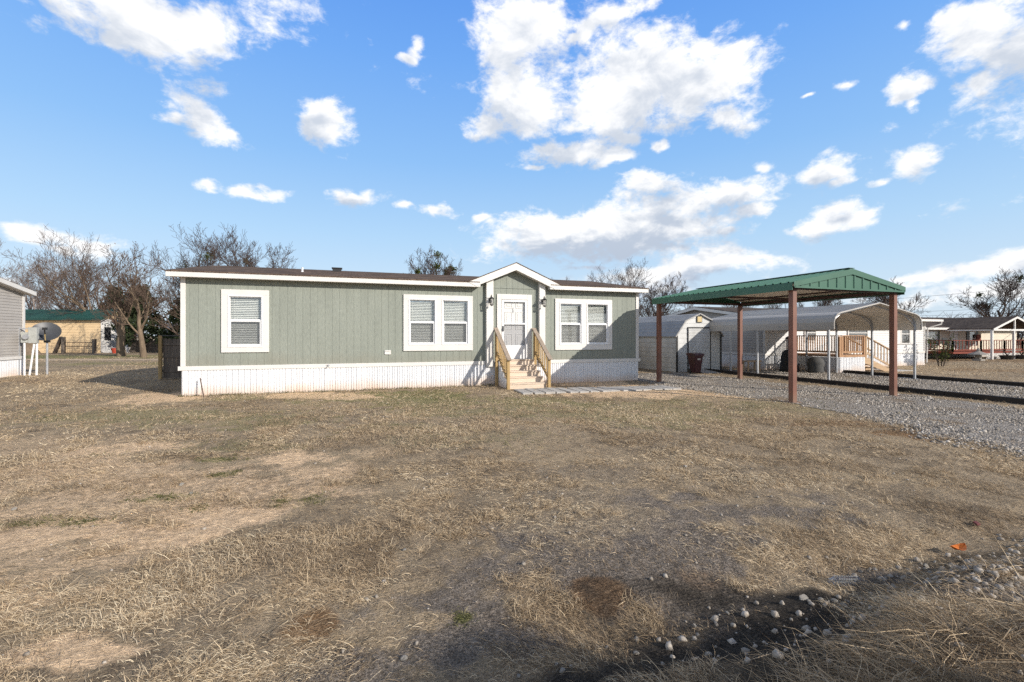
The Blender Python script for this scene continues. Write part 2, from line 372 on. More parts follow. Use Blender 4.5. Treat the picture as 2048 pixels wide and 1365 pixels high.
window((6.76,9.02,1.15,2.95), [(6.92,7.80,1.33,2.81),(7.98,8.86,1.33,2.81)], 2.06)
# door
d = MB().box(4.64,4.80,15.088,15.129,.86,3.05).box(5.72,5.89,15.088,15.129,.86,3.05).box(4.80,5.72,15.088,15.129,2.87,3.05).box(4.64,5.89,15.06,15.129,.815,.86).build('door', M['white'], H, bevel=.005)
st = MB()
for r_ in ((4.81,4.885,.87,2.86),(5.635,5.71,.87,2.86),(4.885,5.635,2.79,2.86),(4.885,5.635,2.03,2.085),(4.885,5.635,.87,1.33)): st.box(r_[0],r_[1],15.082,15.11,r_[2],r_[3])
st.build('storm_door', M['vinyl'], d, bevel=.004)
MB().box(4.885,5.635,15.094,15.098,2.085,2.79).build('pane', M['door_glass'], d)
MB().quad((4.885,15.096,1.33),(5.635,15.096,1.33),(5.635,15.096,2.03),(4.885,15.096,2.03)).build('insect_screen', M['screen'], d)
ip = MB().box(4.80,5.72,15.17,15.20,.87,2.87)
for r_ in ((4.93,5.20,2.58,2.78),(5.32,5.59,2.58,2.78),(4.93,5.20,1.86,2.46),(5.32,5.59,1.86,2.46),(4.93,5.20,1.08,1.72),(5.32,5.59,1.08,1.72)):
    for q in ((r_[0],r_[1],r_[2],r_[2]+.025),(r_[0],r_[1],r_[3]-.025,r_[3]),(r_[0],r_[0]+.025,r_[2]+.025,r_[3]-.025),(r_[1]-.025,r_[1],r_[2]+.025,r_[3]-.025)): ip.box(q[0],q[1],15.158,15.169,q[2],q[3])
    ip.box(r_[0]+.06,r_[1]-.06,15.160,15.169,r_[2]+.06,r_[3]-.06)
ip.build('panelled_door', M['vinyl'], d, bevel=.004)
MB().prism([(5.23,15.166,2.42),(5.265,15.166,2.47),(5.23,15.166,2.53),(5.195,15.166,2.47)], (0,-.012,0)).box(5.222,5.238,15.156,15.166,2.53,2.60).build('peephole', M['galv'], d)
MB().box(4.832,4.862,15.052,15.08,1.80,1.98).tube([(4.847,15.05,1.83),(4.847,15.02,1.85),(4.847,15.02,1.93),(4.847,15.05,1.95)], .008, 6).build('handle', M['black'], d)
# wall lamps
def lamp(u, z):
    q_ = 1.12
    Y0 = 15.0; c = (u, Y0-.16*q_, z)
    L_ = MB().box(u-.035*q_,u+.035*q_,Y0-.02,Y0-.002,z-.10*q_,z+.06*q_)
    L_.tube([(u,Y0-.01,z-.03*q_),(u,Y0-.06*q_,z+.02*q_),(u,Y0-.10*q_,z+.10*q_),(u,Y0-.14*q_,z+.13*q_),(u,c[1],z+.11*q_),(u,c[1],z+.07*q_)], .011, 6)
    l = L_.build('wall_lamp', M['black'], H)
    MB().lathe([(.012*q_,.085*q_),(.02*q_,.07*q_),(.055*q_,.045*q_),(.075*q_,.02*q_),(.07*q_,.01*q_),(.0,.012*q_)], c, 12).build('lamp_hood', M['black'], l)
    cg = MB()
    for k in range(6):
        t = math.pi*k/3; cg.beam((u+.058*q_*math.cos(t),c[1]+.058*q_*math.sin(t),z+.012),(u+.048*q_*math.cos(t),c[1]+.048*q_*math.sin(t),z-.155*q_),.010,.010)
    cg.lathe([(.05*q_,-.15*q_),(.056*q_,-.155*q_),(.056*q_,-.17*q_),(.02*q_,-.185*q_),(.008,-.20*q_),(.0,-.205*q_)], c, 12)
    cg.build('lamp_cage', M['black'], l)
    MB().lathe([(.052*q_,.008),(.043*q_,-.148*q_)], c, 12).build('lamp_glass', M['glass'], l)
    MB().lathe([(.008,-.14),(.016,-.11),(.012,-.06),(.004,-.02)], c, 8).build('bulb', M['white'], l)
lamp(4.37, 2.84); lamp(6.24, 2.84)
# small fittings
MB().box(1.01,1.20,15.10,15.129,1.07,1.20).box(1.03,1.18,15.085,15.10,1.165,1.19).build('outlet_cover', M['white'], H, bevel=.006)
MB().lathe([(.045,0),(.045,.02),(.033,.03),(.033,.16),(.0,.16)], (-1.48,16.9,3.73), 12).build('vent_pipe', M['vinyl'], roof)
MB().box(-.60,-.30,18.3,18.6,3.98,4.10).box(-.63,-.27,18.27,18.63,4.10,4.125).build('roof_vent', M['black'], roof)
MB().lathe([(.03,0),(.03,.012),(.012,.02)], (-.6,15.05,.76), 8).tube([(-.6,15.06,.77),(-.6,14.98,.77),(-.6,14.96,.73)], .013, 6).box(-.64,-.56,15.0,15.012,.80,.812).build('hose_tap', M['galv'], H)

# ---------------------------------------------------------------- entry steps
S = thing('entry_steps', 'new pine entry steps with two sloping handrails below the white front door', 'steps', (5.25, 14.4, 0))
for i in range(1, 6):
    v0 = 13.83+.25*(i-1); z = .172*i
    MB().box(4.64,5.88,v0-.025,v0+(.25 if i < 5 else .24),z-.036,z).build('tread', M['pine'], S, bevel=.004)
    MB().box(4.665,5.855,v0,v0+.02,z-.172 if i > 1 else -.03,z-.038).build('riser', M['pine'], S)
for u0 in (4.635, 5.857):
    pts = [(u0,13.855,-.04)]
    for i in range(5):
        v0 = 13.855+.25*i; pts += [(u0,v0,.172*i+.133),(u0,v0+.25 if i < 4 else v0+.2,.172*i+.133)]
    pts += [(u0,15.05,-.04)]
    MB().prism(pts, (.026,0,0)).build('stringer', M['skirt'] if u0 < 5 else M['pine'], S)
for u0 in (4.58, 5.94):
    MB().box(u0-.045,u0+.045,13.70,13.79,-.05,.965).build('post', M['treated'], S, bevel=.005)
    MB().box(u0-.045,u0+.045,14.90,14.99,-.05,1.80).build('post', M['treated'], S, bevel=.005)
    sl = (1.80-.965)/1.2; zc = lambda v: .965+.02+(v-13.745)*sl
    MB().beam((u0,13.62,zc(13.62)+.01),(u0,15.06,zc(15.06)+.01),.14,.036).build('handrail', M['cap'], S, bevel=.006)
    MB().beam((u0,13.79,zc(13.79)-.055),(u0,14.90,zc(14.90)-.055),.038,.085).build('rail', M['treated'], S)
    MB().beam((u0,13.79,zc(13.79)-.70),(u0,14.90,zc(14.90)-.70),.038,.085).build('rail', M['treated'], S)
    for k in range(7):
        v = 13.90+k*.148
        MB().prism([(u0+.02,v-.018,zc(v)-.72),(u0+.02,v+.018,zc(v)-.72),(u0+.02,v+.018,zc(v)-.05),(u0+.02,v-.018,zc(v)-.05)], (.034,0,0)).build('baluster', M['treated'], S)
# stepping stones
rp = random.Random(4); px = 4.70
PG = 'concrete slabs laid as a path beside the entry steps'
ORD = ['second', 'third', 'fourth', 'fifth', 'sixth', 'seventh', 'eighth', 'ninth', 'tenth', 'eleventh', 'twelfth', 'thirteenth', 'fourteenth']
NP = 15
for i in range(NP):
    u = 4.78+i*(9.45-4.78)/(NP-1); v = 12.98-.034*i+rp.uniform(-.05,.05); w = .285; l_ = 1.02+rp.uniform(-.02,.02)
    mb = MB().box(-w/2,w/2,-l_/2,l_/2,-.03,.045)
    o = mb.build('paving_slab', M['concrete'], bevel=.008)
    o.location = (u,v,.0); o.rotation_euler = (R(rp.uniform(-1.2,1.2)),R(rp.uniform(-2.5,2.5)),R(rp.uniform(-5,3)))
    lab = {0: 'first grey paving slab at the foot of the entry steps, left end of the path', NP-1: 'last grey paving slab of the path, closest to the brown carport post'}.get(i)
    tag(o, lab or ORD[i-1]+' grey paving slab of the path, counted from the entry steps', 'paving slab', PG)
# leaning rod
tag(MB().tube([(-3.72,14.72,-.02),(-3.86,14.93,.50)], .014, 8).build('iron_rod', M['rust']), 'short rusty rod leaning against the white skirting of the green home', 'rod')
# ---------------------------------------------------------------- green carport
C = thing('metal_carport', 'tall open carport with green gabled metal roof on four brown steel posts', 'carport', (12.2, 11.5, 0))
CU0, CU1, CV0, CV1 = 10.38, 14.02, 8.84, 14.2
for u, v in ((CU0,CV0),(CU1,CV0),(CU0,CV1),(CU1,CV1)):
    MB().box(u-.066,u+.066,v-.066,v+.066,-.08,2.79).build('post', M['brownpost'], C, bevel=.008)
    MB().box(u-.13,u+.13,v-.13,v+.13,.0,.022).build('base_plate', M['brownpost'], C, bevel=.003)
RU0, RU1, RV0, RV1 = 10.20, 14.20, 8.68, 14.34
UC = (RU0+RU1)/2; EZ, AZ = 2.955, 3.36
for u in (CU0, CU1): MB().box(u-.04,u+.04,CV0-.06,CV1+.06,2.792,2.88).build('side_beam', M['browndark'], C)
for v in (CV0, CV1): MB().box(CU0+.045,CU1-.045,v-.04,v+.04,2.80,2.875).build('end_beam', M['browndark'], C)
for v in (11.5,): 
    MB().beam((CU0+.045,v,2.83),(CU1-.045,v,2.83),.04,.06).build('cross_beam', M['browndark'], C)
zs = lambda u: AZ-(AZ-EZ)*abs(u-UC)/(UC-RU0)
for v in np.linspace(CV0+.5, CV1-.5, 4):
    pass
ru = MB()
for k, u in enumerate((RU0+.35, RU0+1.1, RU0+1.75, RU1-1.75, RU1-1.1, RU1-.35)):
    ru.box(u-.025,u+.025,RV0+.06,RV1-.06,zs(u)-.062,zs(u)-.028)
ru.build('purlin', M['browndark'], C)
for s_ in (0, 1):
    rm = MB(); um = MB(); a, b = (RU0, UC) if s_ == 0 else (RU1, UC)
    n = 25; P_ = []; prof = [(0,0),(.28,0),(.36,.028),(.5,.028),(.58,0),(1,0)]
    A = []; B = []
    pitch = (RV1-RV0)/n
    for i in range(n):
        for t, k in (prof if i == n-1 else prof[:-1]):
            v = RV0+(i+t)*pitch; A.append((a+(.03 if s_ else -.03),v,zs(a)-.004+k)); B.append((b,v,zs(b)+k))
    rm.strip(A, B); rm.build('roof_panel', M['greenroof'] if 0 else M['green'], C)
    um.quad((a,RV0+.03,zs(a)-.022),(b,RV0+.03,zs(b)-.022),(b,RV1-.03,zs(b)-.022),(a,RV1-.03,zs(a)-.022)); 
    o2 = MB(); A = []; B = []
    for i in range(n):
        for t, k in (prof if i == n-1 else prof[:-1]):
            v = RV0+.03+(i+t)*(RV1-RV0-.06)/n; A.append((a,v,zs(a)-.024+k*.6)); B.append((b,v,zs(b)-.024+k*.6))
    o2.strip(A, B); o2.build('ceiling_panel', M['under'], C)
MB().beam((UC,RV0-.01,AZ+.032),(UC,RV1+.01,AZ+.032),.22,.012).build('ridge_cap', M['green'], C)
for u in (RU0-.012, RU1+.012): MB().box(u-.008,u+.008,RV0,RV1,2.765,2.948).build('eave_trim', M['green'], C)
for v, d_ in ((RV0, -1), (RV1, 1)):
    mb = MB(); ribbed(mb, (RU0+.02,v,0), (1,0,0), (0,-1 if d_ < 0 else 1,0), RU1-RU0-.04, 2.845, lambda a: zs(RU0+.02+a)-.03, pitch=.30, depth=.02, prof=((0,0),(.72,0),(.76,1),(.92,1),(.96,0),(1,0)))
    mb.build('gable_panel', M['green'], C)
    y = v+d_*.036
    for a in (RU0, RU1):
        MB().prism([(a,y,zs(a)+.012),(UC,y,zs(UC)+.012),(UC,y,zs(UC)-.135),(a,y,zs(a)-.11)], (0,-d_*.014,0)).build('rake_trim', M['green'], C)
    MB().box(RU0+.02,RU1-.02,min(y,y-d_*.014),max(y,y-d_*.014),2.82,2.865).build('bottom_trim', M['green'], C)

# ---------------------------------------------------------------- grey arched carport
GU0, GU1 = 15.82, 20.30; GV = [12.05, 13.6, 15.1, 16.55, 17.9]
K = thing('arched_carport', 'grey metal carport with a rounded roof on thin galvanised posts behind the green one', 'carport', (18.05, 15, 0))
prof = [(0,1.86),(0,2.12),(.05,2.26),(.15,2.37),(.32,2.44),(2.24,2.82)]
def gz(off):
    off = min(off, GU1-GU0-off)
    for (a, za), (b, zb) in zip(prof, prof[1:]):
        if a <= off <= b and b > a: return za+(zb-za)*(off-a)/(b-a)
    return 1.86
W_ = GU1-GU0
half = [(GU0-.03, 1.86), (GU0-.03, 2.12)]+[(GU0-.03+o, z) for o, z in prof[2:-1]]
left = [(u, z) for u, z in half]; right = [(GU0+GU1-u, z) for u, z in reversed(half)]
path = left
nseg = 9
for i in range(1, nseg): 
    t = i/nseg; path = path+[(left[-1][0]+(GU0+W_/2-left[-1][0])*t, 2.44+(2.82-2.44)*t)]
path = path+[(GU0+W_/2, 2.82)]
mirror = [(GU0+GU1-u, z) for u, z in reversed(path[:-1])]
full = path+mirror
def sheet(off):
    A = []; B = []; n = len(full)
    for i, (u, z) in enumerate(full):
        k = max(0, min(1, (2.44-z)/.3)); du0 = off*k*(-1 if u < GU0+W_/2 else 1)
        if 5 <= i < n-5:
            for du, dz_ in ((-.035,0),(-.02,.018),(.02,.018),(.035,0)): A.append((u+du,11.85,z+off+dz_)); B.append((u+du,18.1,z+off+dz_))
        else: A.append((u+du0,11.85,z+off*(1-k))); B.append((u+du0,18.1,z+off*(1-k)))
    mb = MB(); mb.strip(A, B); return mb
sheet(.012).build('roof', M['greysheet'], K)
sheet(-.006).build('roof_lining', M['under'], K)
mb = MB()
tr = [(u, 11.84, z+.012) for u, z in full]; mb.tube(tr, .028, 6); mb.build('front_trim', M['greysheet'], K)
for u in (GU0, GU1):
    for v in GV:
        MB().box(u-.03,u+.03,v-.03,v+.03,-.05,1.86).build('post', M['galv'], K)
for v in GV:
    h_ = MB(); h_.tube([(GU0,v,1.86),(GU0+.01,v,2.1),(GU0+.10,v,2.28),(GU0+.32,v,2.39),(GU0+2.24,v,2.76),(GU1-.32,v,2.39),(GU1-.10,v,2.28),(GU1-.01,v,2.1),(GU1,v,1.86)], .03, 6)
    h_.tube([(GU0+.01,v,1.95),(GU0+.18,v,2.18),(GU0+.62,v,2.45)], .022, 6).tube([(GU1-.01,v,1.95),(GU1-.18,v,2.18),(GU1-.62,v,2.45)], .022, 6)
    h_.build('hoop', M['galv'], K)
for u in (GU0, GU1): MB().box(u-.03,u+.03,11.95,18.0,-.04,.025).build('base_rail', M['galv'], K)

# ---------------------------------------------------------------- landscape timbers
TG = 'black landscape timbers edging the gravel drives'
def timbers(pts, labs):
    for i, (p, q) in enumerate(zip(pts, pts[1:])):
        d = Vector((q[0]-p[0], q[1]-p[1], 0)); d.normalize(); d *= .008
        o = MB().beam((p[0]+d.x,p[1]+d.y,.06),(q[0]-d.x,q[1]-d.y,.06),.15,.15).build('landscape_timber', M['tie'], bevel=.012)
        tag(o, labs[i], 'timber', TG)
timbers([(15.60,18.3),(15.55,14.9),(15.50,11.6),(15.42,8.4),(15.36,5.4),(15.3,2.2)],
        ['black timber by the shed ramp, farthest of the row between the two drives', 'black timber behind the brown carport posts, beside the thin galvanised posts',
         'black timber lying beside the front post of the arched carport', 'black timber right of the last brown post, between the two drives', 'nearest black timber of the row between the two drives', 'black timber closest to the street, between the two drives'])
timbers([(20.75,17.0),(20.72,13.4),(20.66,10.0),(20.6,6.6),(20.5,3.0)],
        ['black timber at the foot of the deck stairs', 'black timber beside the right posts of the arched carport', 'black timber between the far gravel drive and the brown lawn', 'black timber running out of the picture along the far lawn'])

# ---------------------------------------------------------------- gambrel shed
D = thing('storage_shed', 'grey metal barn shed with gambrel roof and roll-up door', 'shed', (15.23, 17.85, 0))
SU0, SU1, SV0, SV1 = 13.96, 16.50, 17.85, 23.0; SC = (SU0+SU1)/2
gp = [(SU0,1.68),(SU0+.46,2.32),(SC,2.66),(SU1-.46,2.32),(SU1,1.68)]
def gext(z):
    if z <= 1.68: return (0, SU1-SU0)
    if z <= 2.32: a = (z-1.68)/.64*.46
    else: a = .46+(z-2.32)/.34*(SC-SU0-.46)
    a = min(a, SC-SU0-.01); return (a, SU1-SU0-a)
mb = MB(); lap(mb, (SU0,SV0,0), (1,0,0), (0,-1,0), -.03, 2.66, gext, pitch=.225, out=.012); mb.build('front_wall', M['shedsheet'], D)
mb = MB(); lap(mb, (SU0,SV1,0), (0,-1,0), (-1,0,0), -.03, 1.68, lambda z: (0, SV1-SV0), pitch=.225, out=.012); mb.build('side_wall', M['shedsheet'], D)
mb = MB(); lap(mb, (SU1,SV0,0), (0,1,0), (1,0,0), -.03, 1.68, lambda z: (0, SV1-SV0), pitch=.225, out=.012); mb.build('side_wall', M['shedsheet'], D)
MB().box(SU0,SU1,SV1,SV1+.01,0,1.68).build('rear_wall', M['shedsheet'], D)
rm = MB(); P5 = [(SU0-.07,1.60)]+gp[1:4]+[(SU1+.07,1.60)]
for (a, za), (b, zb) in zip(P5, P5[1:]):
    n = 4 if abs(zb-za) > .5 else 5
    for i in range(n):
        t0, t1 = i/n, (i+1)/n
        p = (a+(b-a)*t0, za+(zb-za)*t0); q = (a+(b-a)*t1, za+(zb-za)*t1)
        k0, k1 = (.004, .016) if a >= SC else (.016, .004)
        rm.prism([(p[0],SV0-.08,p[1]+.01+k0),(q[0],SV0-.08,q[1]+.01+k1),(q[0],SV0-.08,q[1]),(p[0],SV0-.08,p[1])], (0,SV1-SV0+.16,0))
rm.build('roof', M['shedroof'], D)
mb = MB()
for (a, za), (b, zb) in zip(P5, P5[1:]): mb.beam((a,SV0-.09,za+.005),(b,SV0-.09,zb+.005),.015,.055)
mb.build('rake_trim', M['shedroof'], D)
for a in (SU0, SU1-.07): MB().box(a-.01,a+.08,SV0-.035,SV0-.014,-.03,1.66).build('corner_trim', M['black'], D)
dr = MB(); z = .05
while z < 1.95: dr.prism([(14.62,SV0-.03,z),(14.62,SV0-.045,z+.02),(14.62,SV0-.045,z+.05),(14.62,SV0-.03,z+.068)], (1.2,0,0)); z += .07
dr.box(14.62,15.82,SV0-.03,SV0-.02,.03,1.98); 
o = dr.build('roll_up_door', M['shedsheet'], D)
MB().box(14.57,14.617,SV0-.05,SV0-.018,-.03,2.05).box(15.823,15.87,SV0-.05,SV0-.018,-.03,2.05).box(14.617,15.823,SV0-.05,SV0-.018,1.99,2.05).build('door_frame', M['black'], D)
MB().box(15.07,15.37,SV0-.05,SV0-.02,2.26,2.56).build('gable_vent', M['black'], D)
MB().box(15.10,15.34,SV0-.062,SV0-.052,2.29,2.53).build('vent_screen', M['yellow'], D)
tag(MB().prism([(14.6,16.75,-.02),(14.6,17.80,-.02),(14.6,17.80,.10),(14.6,16.75,.015)], (.98,0,0)).build('shed_ramp', M['concrete']), 'low grey ramp in front of the roll-up shed door', 'ramp')
# ---------------------------------------------------------------- wheeled bin
B_ = thing('wheelie_bin', 'maroon wheeled rubbish bin standing in front of the barn shed', 'bin', (14.35, 17.05, 0))
def taper(mb, c, a0, b0, z0, a1, b1, z1):
    x, y = c; return mb.add([(x-a0,y-b0,z0),(x+a0,y-b0,z0),(x+a0,y+b0,z0),(x-a0,y+b0,z0),(x-a1,y-b1,z1),(x+a1,y-b1,z1),(x+a1,y+b1,z1),(x-a1,y+b1,z1)], [(3,2,1,0),(4,5,6,7),(0,1,5,4),(1,2,6,5),(2,3,7,6),(3,0,4,7)])
bc = (14.35, 17.05)
taper(MB(), bc, .20,.22,.03,.28,.33,.90).build('body', M['maroon'], B_, bevel=.03)
mb = MB(); taper(mb, bc, .32,.37,.86,.32,.37,.905); mb.build('rim', M['maroon'], B_, bevel=.01)
MB().prism([(14.02,16.66,.91),(14.02,17.46,.91),(14.02,17.42,.985),(14.02,17.05,1.01),(14.02,16.70,.955)], (.66,0,0)).build('lid', M['maroon'], B_, bevel=.012)
MB().tube([(14.10,17.50,.93),(14.60,17.50,.93)], .018, 8).build('handle', M['maroon'], B_)
for u in (14.12, 14.55): MB().tube([(u,17.27,.12),(u+.05,17.27,.12)], .12, 16).build('wheel', M['black'], B_)
MB().box(14.24,14.46,16.735,16.75,.66,.74).build('label_plate', M['greysheet'], B_)

B_.scale = (.76,.76,.90)
# ---------------------------------------------------------------- neighbour home with deck
NH = thing('grey_home', 'long grey and white mobile home with skirting behind the arched carport', 'house', (24.7, 17.6, 0))
NU0, NU1, NV0, NV1, NR = 18.9, 30.5, 17.6, 26.8, 22.2
mb = MB(); lap(mb, (NU0,NV1,0), (0,-1,0), (-1,0,0), .78, 3.22, lambda z: (0, NV1-NV0) if z <= 2.5 else (max(0,(z-2.5)/.16), NV1-NV0-max(0,(z-2.5)/.16)), pitch=.125); mb.build('gable_wall', M['greysiding'], NH)
mb = MB(); lap(mb, (NU0,NV0,0), (1,0,0), (0,-1,0), .78, 2.5, lambda z: (0, NU1-NU0), pitch=.125); mb.build('front_wall', M['palesiding'], NH)
MB().box(NU1-.02,NU1,NV0+.02,NV1,.7,2.5).box(NU0+.02,NU1,NV1-.02,NV1,.7,2.5).build('rear_wall', M['palesiding'], NH)
for nm, o_, d_, n_, L_ in (('skirting',(NU0,NV0+.01,0),(1,0,0),(0,-1,0),11.6), ('skirting',(NU0+.01,NV1,0),(0,-1,0),(-1,0,0),9.2)):
    mb = MB(); ribbed(mb, o_, d_, n_, L_, -.06, .70, pitch=.2); mb.build(nm, M['skirt'], NH)
MB().box(NU0-.03,NU0-.016,NV0-.02,NV1,.69,.79).box(NU0-.03,NU1,NV0-.035,NV0-.016,.69,.79).build('belt_trim', M['white'], NH)
MB().box(NU0-.03,NU0+.09,NV0-.035,NV0-.016,.79,2.48).box(NU0-.03,NU0-.016,NV0-.016,NV0+.09,.79,2.48).box(NU1-.09,NU1+.01,NV0-.035,NV0-.016,.79,2.48).build('corner_trim', M['white'], NH)
rm = MB()
for s_ in (-1, 1):
    e = NR+s_*4.95; rm.prism([(NU0-.3,e,2.58),(NU0-.3,NR,3.32),(NU0-.3,NR,3.28),(NU0-.3,e,2.54)], (NU1-NU0+1.0,0,0))
nroof = rm.build('roof', M['shingle_dark'], NH)
mb = MB()
for s_ in (-1, 1): mb.prism([(NU0-.32,NR+s_*4.97,2.40),(NU0-.32,NR,3.14),(NU0-.32,NR,3.29),(NU0-.32,NR+s_*4.97,2.55)], (.018,0,0))
mb.build('gable_trim', M['white'], NH)
MB().box(NU0-.3,NU1+.68,17.21,17.235,2.42,2.56).build('fascia', M['white'], NH)
MB().box(NU0-.3,NU1+.7,17.10,17.205,2.44,2.55).tube([(NU1+.62,17.15,2.44),(NU1+.60,17.15,2.30),(NU1+.06,17.5,2.08),(NU1+.05,17.54,.15)], .04, 8).build('gutter', M['white'], NH)
MB().box(NU0-.28,NU1+.66,17.24,17.58,2.43,2.445).build('soffit', M['white'], NH)
MB().box(23.2,23.9,20.4,20.9,3.02,3.22).build('roof_vent', M['black'], nroof); 
def hwin(par, u0, u1, z0, z1, v, sh=None, shm=None, fr='white'):
    w = MB().box(u0,u1,v-.05,v-.01,z1-.06,z1).box(u0,u1,v-.05,v-.01,z0,z0+.06).box(u0,u0+.06,v-.05,v-.01,z0+.06,z1-.06).box(u1-.06,u1,v-.05,v-.01,z0+.06,z1-.06).box(u0+.06,u1-.06,v-.045,v-.012,(z0+z1)/2-.02,(z0+z1)/2+.02).build('window', M[fr], par)
    MB().box(u0+.06,u1-.06,v-.022,v-.016,z0+.06,z1-.06).build('pane', M['glass'], w)
    MB().box(u0+.06,u1-.06,v-.014,v-.008,z0+.06,z1-.06).build('curtain', M['greycloth'], w)
    if sh:
        for a in (u0-sh-.02, u1+.02): MB().box(a,a+sh,v-.045,v-.018,z0,z1).build('shutter', M[shm], par)
NF = NV0-.014
hwin(NH, 28.45, 29.20, 1.20, 2.30, NF, .28, 'white'); hwin(NH, 24.4, 25.9, 1.35, 2.25, NF); hwin(NH, 21.4, 22.2, 1.35, 2.25, NF)
MB().box(23.0,23.95,NF-.05,NF-.005,.80,2.35).build('door', M['white'], NH)

# the deck
DK = thing('wooden_deck', 'brown wooden deck with stairs and corrugated skirting at the grey home', 'deck', (21.1, 16.3, 0))
DU0, DU1, DV0, DV1, DZ = 20.42, 22.05, 15.05, 17.5, .80
MB().box(DU0,DU1,DV0,DV1,DZ-.10,DZ).build('platform', M['deckwood'], DK)
mb = MB(); ribbed(mb, (DU0+.03,DV0+.03,0), (1,0,0), (0,-1,0), DU1-DU0-.06, -.05, DZ-.11, pitch=.2, depth=.03); ribbed(mb, (DU0+.03,DV1,0), (0,-1,0), (-1,0,0), DV1-DV0-.03, -.05, DZ-.11, pitch=.2, depth=.03); mb.build('skirting', M['skirt'], DK)
def rail(par, p, q, z0, z1, mt, ht=.85, n=12, cap=.10, posts=True):
    (x0, y0), (x1, y1) = p, q
    if posts:
        for (x, y, z) in ((x0,y0,z0),(x1,y1,z1)): MB().box(x-.045,x+.045,y-.045,y+.045,z-.1,z+ht-.03).build('post', M[mt], par)
    MB().beam((x0,y0,z0+ht),(x1,y1,z1+ht),cap,.038).build('handrail', M[mt], par)
    MB().beam((x0,y0,z0+.12),(x1,y1,z1+.12),.04,.08).build('bottom_rail', M[mt], par)
    for i in range(1, n):
        t = i/n; x, y, z = x0+(x1-x0)*t, y0+(y1-y0)*t, z0+(z1-z0)*t
        MB().box(x-.017,x+.017,y-.017,y+.017,z+.08,z+ht-.02).build('baluster', M[mt], par)
rail(DK, (DU0+.05,DV1-.1), (DU0+.05,DV0+.05), DZ, DZ, 'deckwood', n=20)
rail(DK, (DU0+.16,DV0+.05), (DU1-.06,DV0+.05), DZ, DZ, 'deckwood', n=12)
for v in (14.95+.15, 16.05): rail(DK, (DU1+.06,v), (23.95,v), DZ-.02, .06, 'decklit', n=9)
for i in range(5):
    z = DZ-.02-.155*(i+1); u = DU1+.02+.36*i
    MB().box(u,u+.38,15.16,15.99,z-.04,z).build('tread', M['decklit'], DK)
for v in (15.13, 16.01): MB().prism([(DU1,v,DZ-.06),(23.9,v,.06),(23.9,v,-.05),(23.6,v,-.05),(DU1,v,DZ-.38)], (0,.03,0)).build('stringer', M['decklit'], DK)
tag(MB().box(23.9,25.0,14.9,16.2,-.02,.03).build('stair_pad', M['concrete'], bevel=.01), 'flat concrete pad at the foot of the deck stairs', 'pad')

# things under and behind the arched carport
T_ = thing('wooden_trestle', 'small plain wooden trestle table by the shaded grey wall', 'table', (17.25, 17.0, 0))
MB().box(16.95,17.75,16.7,17.1,.47,.52).build('top', M['decklit'], T_, bevel=.004)
for u in (17.0, 17.65):
    for v in (16.74, 17.02): MB().box(u,u+.06,v,v+.05,-.02,.47).build('leg', M['decklit'], T_)
G_ = thing('covered_grill', 'tall black covered barbecue smoker standing against the deck', 'grill', (18.95, 16.3, 0))
MB().lathe([(.0,1.02),(.20,1.0),(.30,.9),(.34,.7),(.36,.4),(.40,.02),(.0,.0)], (18.95,16.3,0), 14).build('cover', M['cloth'], G_, smooth=True)
MB().tube([(18.98,16.35,.95),(18.98,16.35,1.55)], .055, 10).lathe([(.17,1.5),(.13,1.58),(.02,1.64),(.0,1.64)], (18.98,16.35,0), 12).build('chimney', M['black'], G_)
MB().box(18.60,18.68,16.05,16.13,0,.9).box(18.55,18.95,15.92,15.95,.55,.60).build('side_shelf', M['black'], G_)
tag(MB().lathe([(.0,.72),(.16,.70),(.30,.60),(.36,.42),(.30,.25),(.33,.1),(.30,0),(.0,0)], (19.62,15.55,0), 11).build('covered_chair', M['greycloth'], smooth=True), 'low bundle under a dark grey cover in front of the deck', 'covered chair')
# fence section between home and shed
def fence(name, label, p, q, h, m, rails=True, side=-1, bw=.14):
    (x0, y0), (x1, y1) = p, q; L_ = math.hypot(x1-x0, y1-y0); d = Vector(((x1-x0)/L_, (y1-y0)/L_, 0)); nr = Vector((d.y, -d.x, 0))*side*-1
    t = thing(name, label, 'fence', ((x0+x1)/2, (y0+y1)/2, 0)); rr = random.Random(int(L_*50)); n = int(L_/bw)
    o = Vector((x0,y0,0)); mb = MB()
    for i in range(n):
        a = o+d*(i*L_/n+.004); b = o+d*((i+1)*L_/n-.004); hh = h+rr.uniform(-.015,.015)
        mb.prism([(a.x,a.y,.03),(b.x,b.y,.03),(b.x,b.y,hh-.04),(b.x-d.x*.03,b.y-d.y*.03,hh),(a.x+d.x*.03,a.y+d.y*.03,hh),(a.x,a.y,hh-.04)], d.cross(Vector((0,0,1)))*.018)
    mb.build('boards', M[m], t)
    if rails:
        for z in (.3, h*.55, h-.22):
            a = o+nr*.03+Vector((0,0,z)); MB().beam(a, a+d*L_, .04,.09).build('rail', M[m], t)
    return t
f1 = fence('wood_fence', 'short stretch of brown wooden fence between the sage home and the shed', (10.4,21.0), (13.9,21.0), 1.60, 'fence_new')
MB().box(13.78,13.89,20.86,20.96,-.05,1.68).build('post', M['fence_new'], f1)
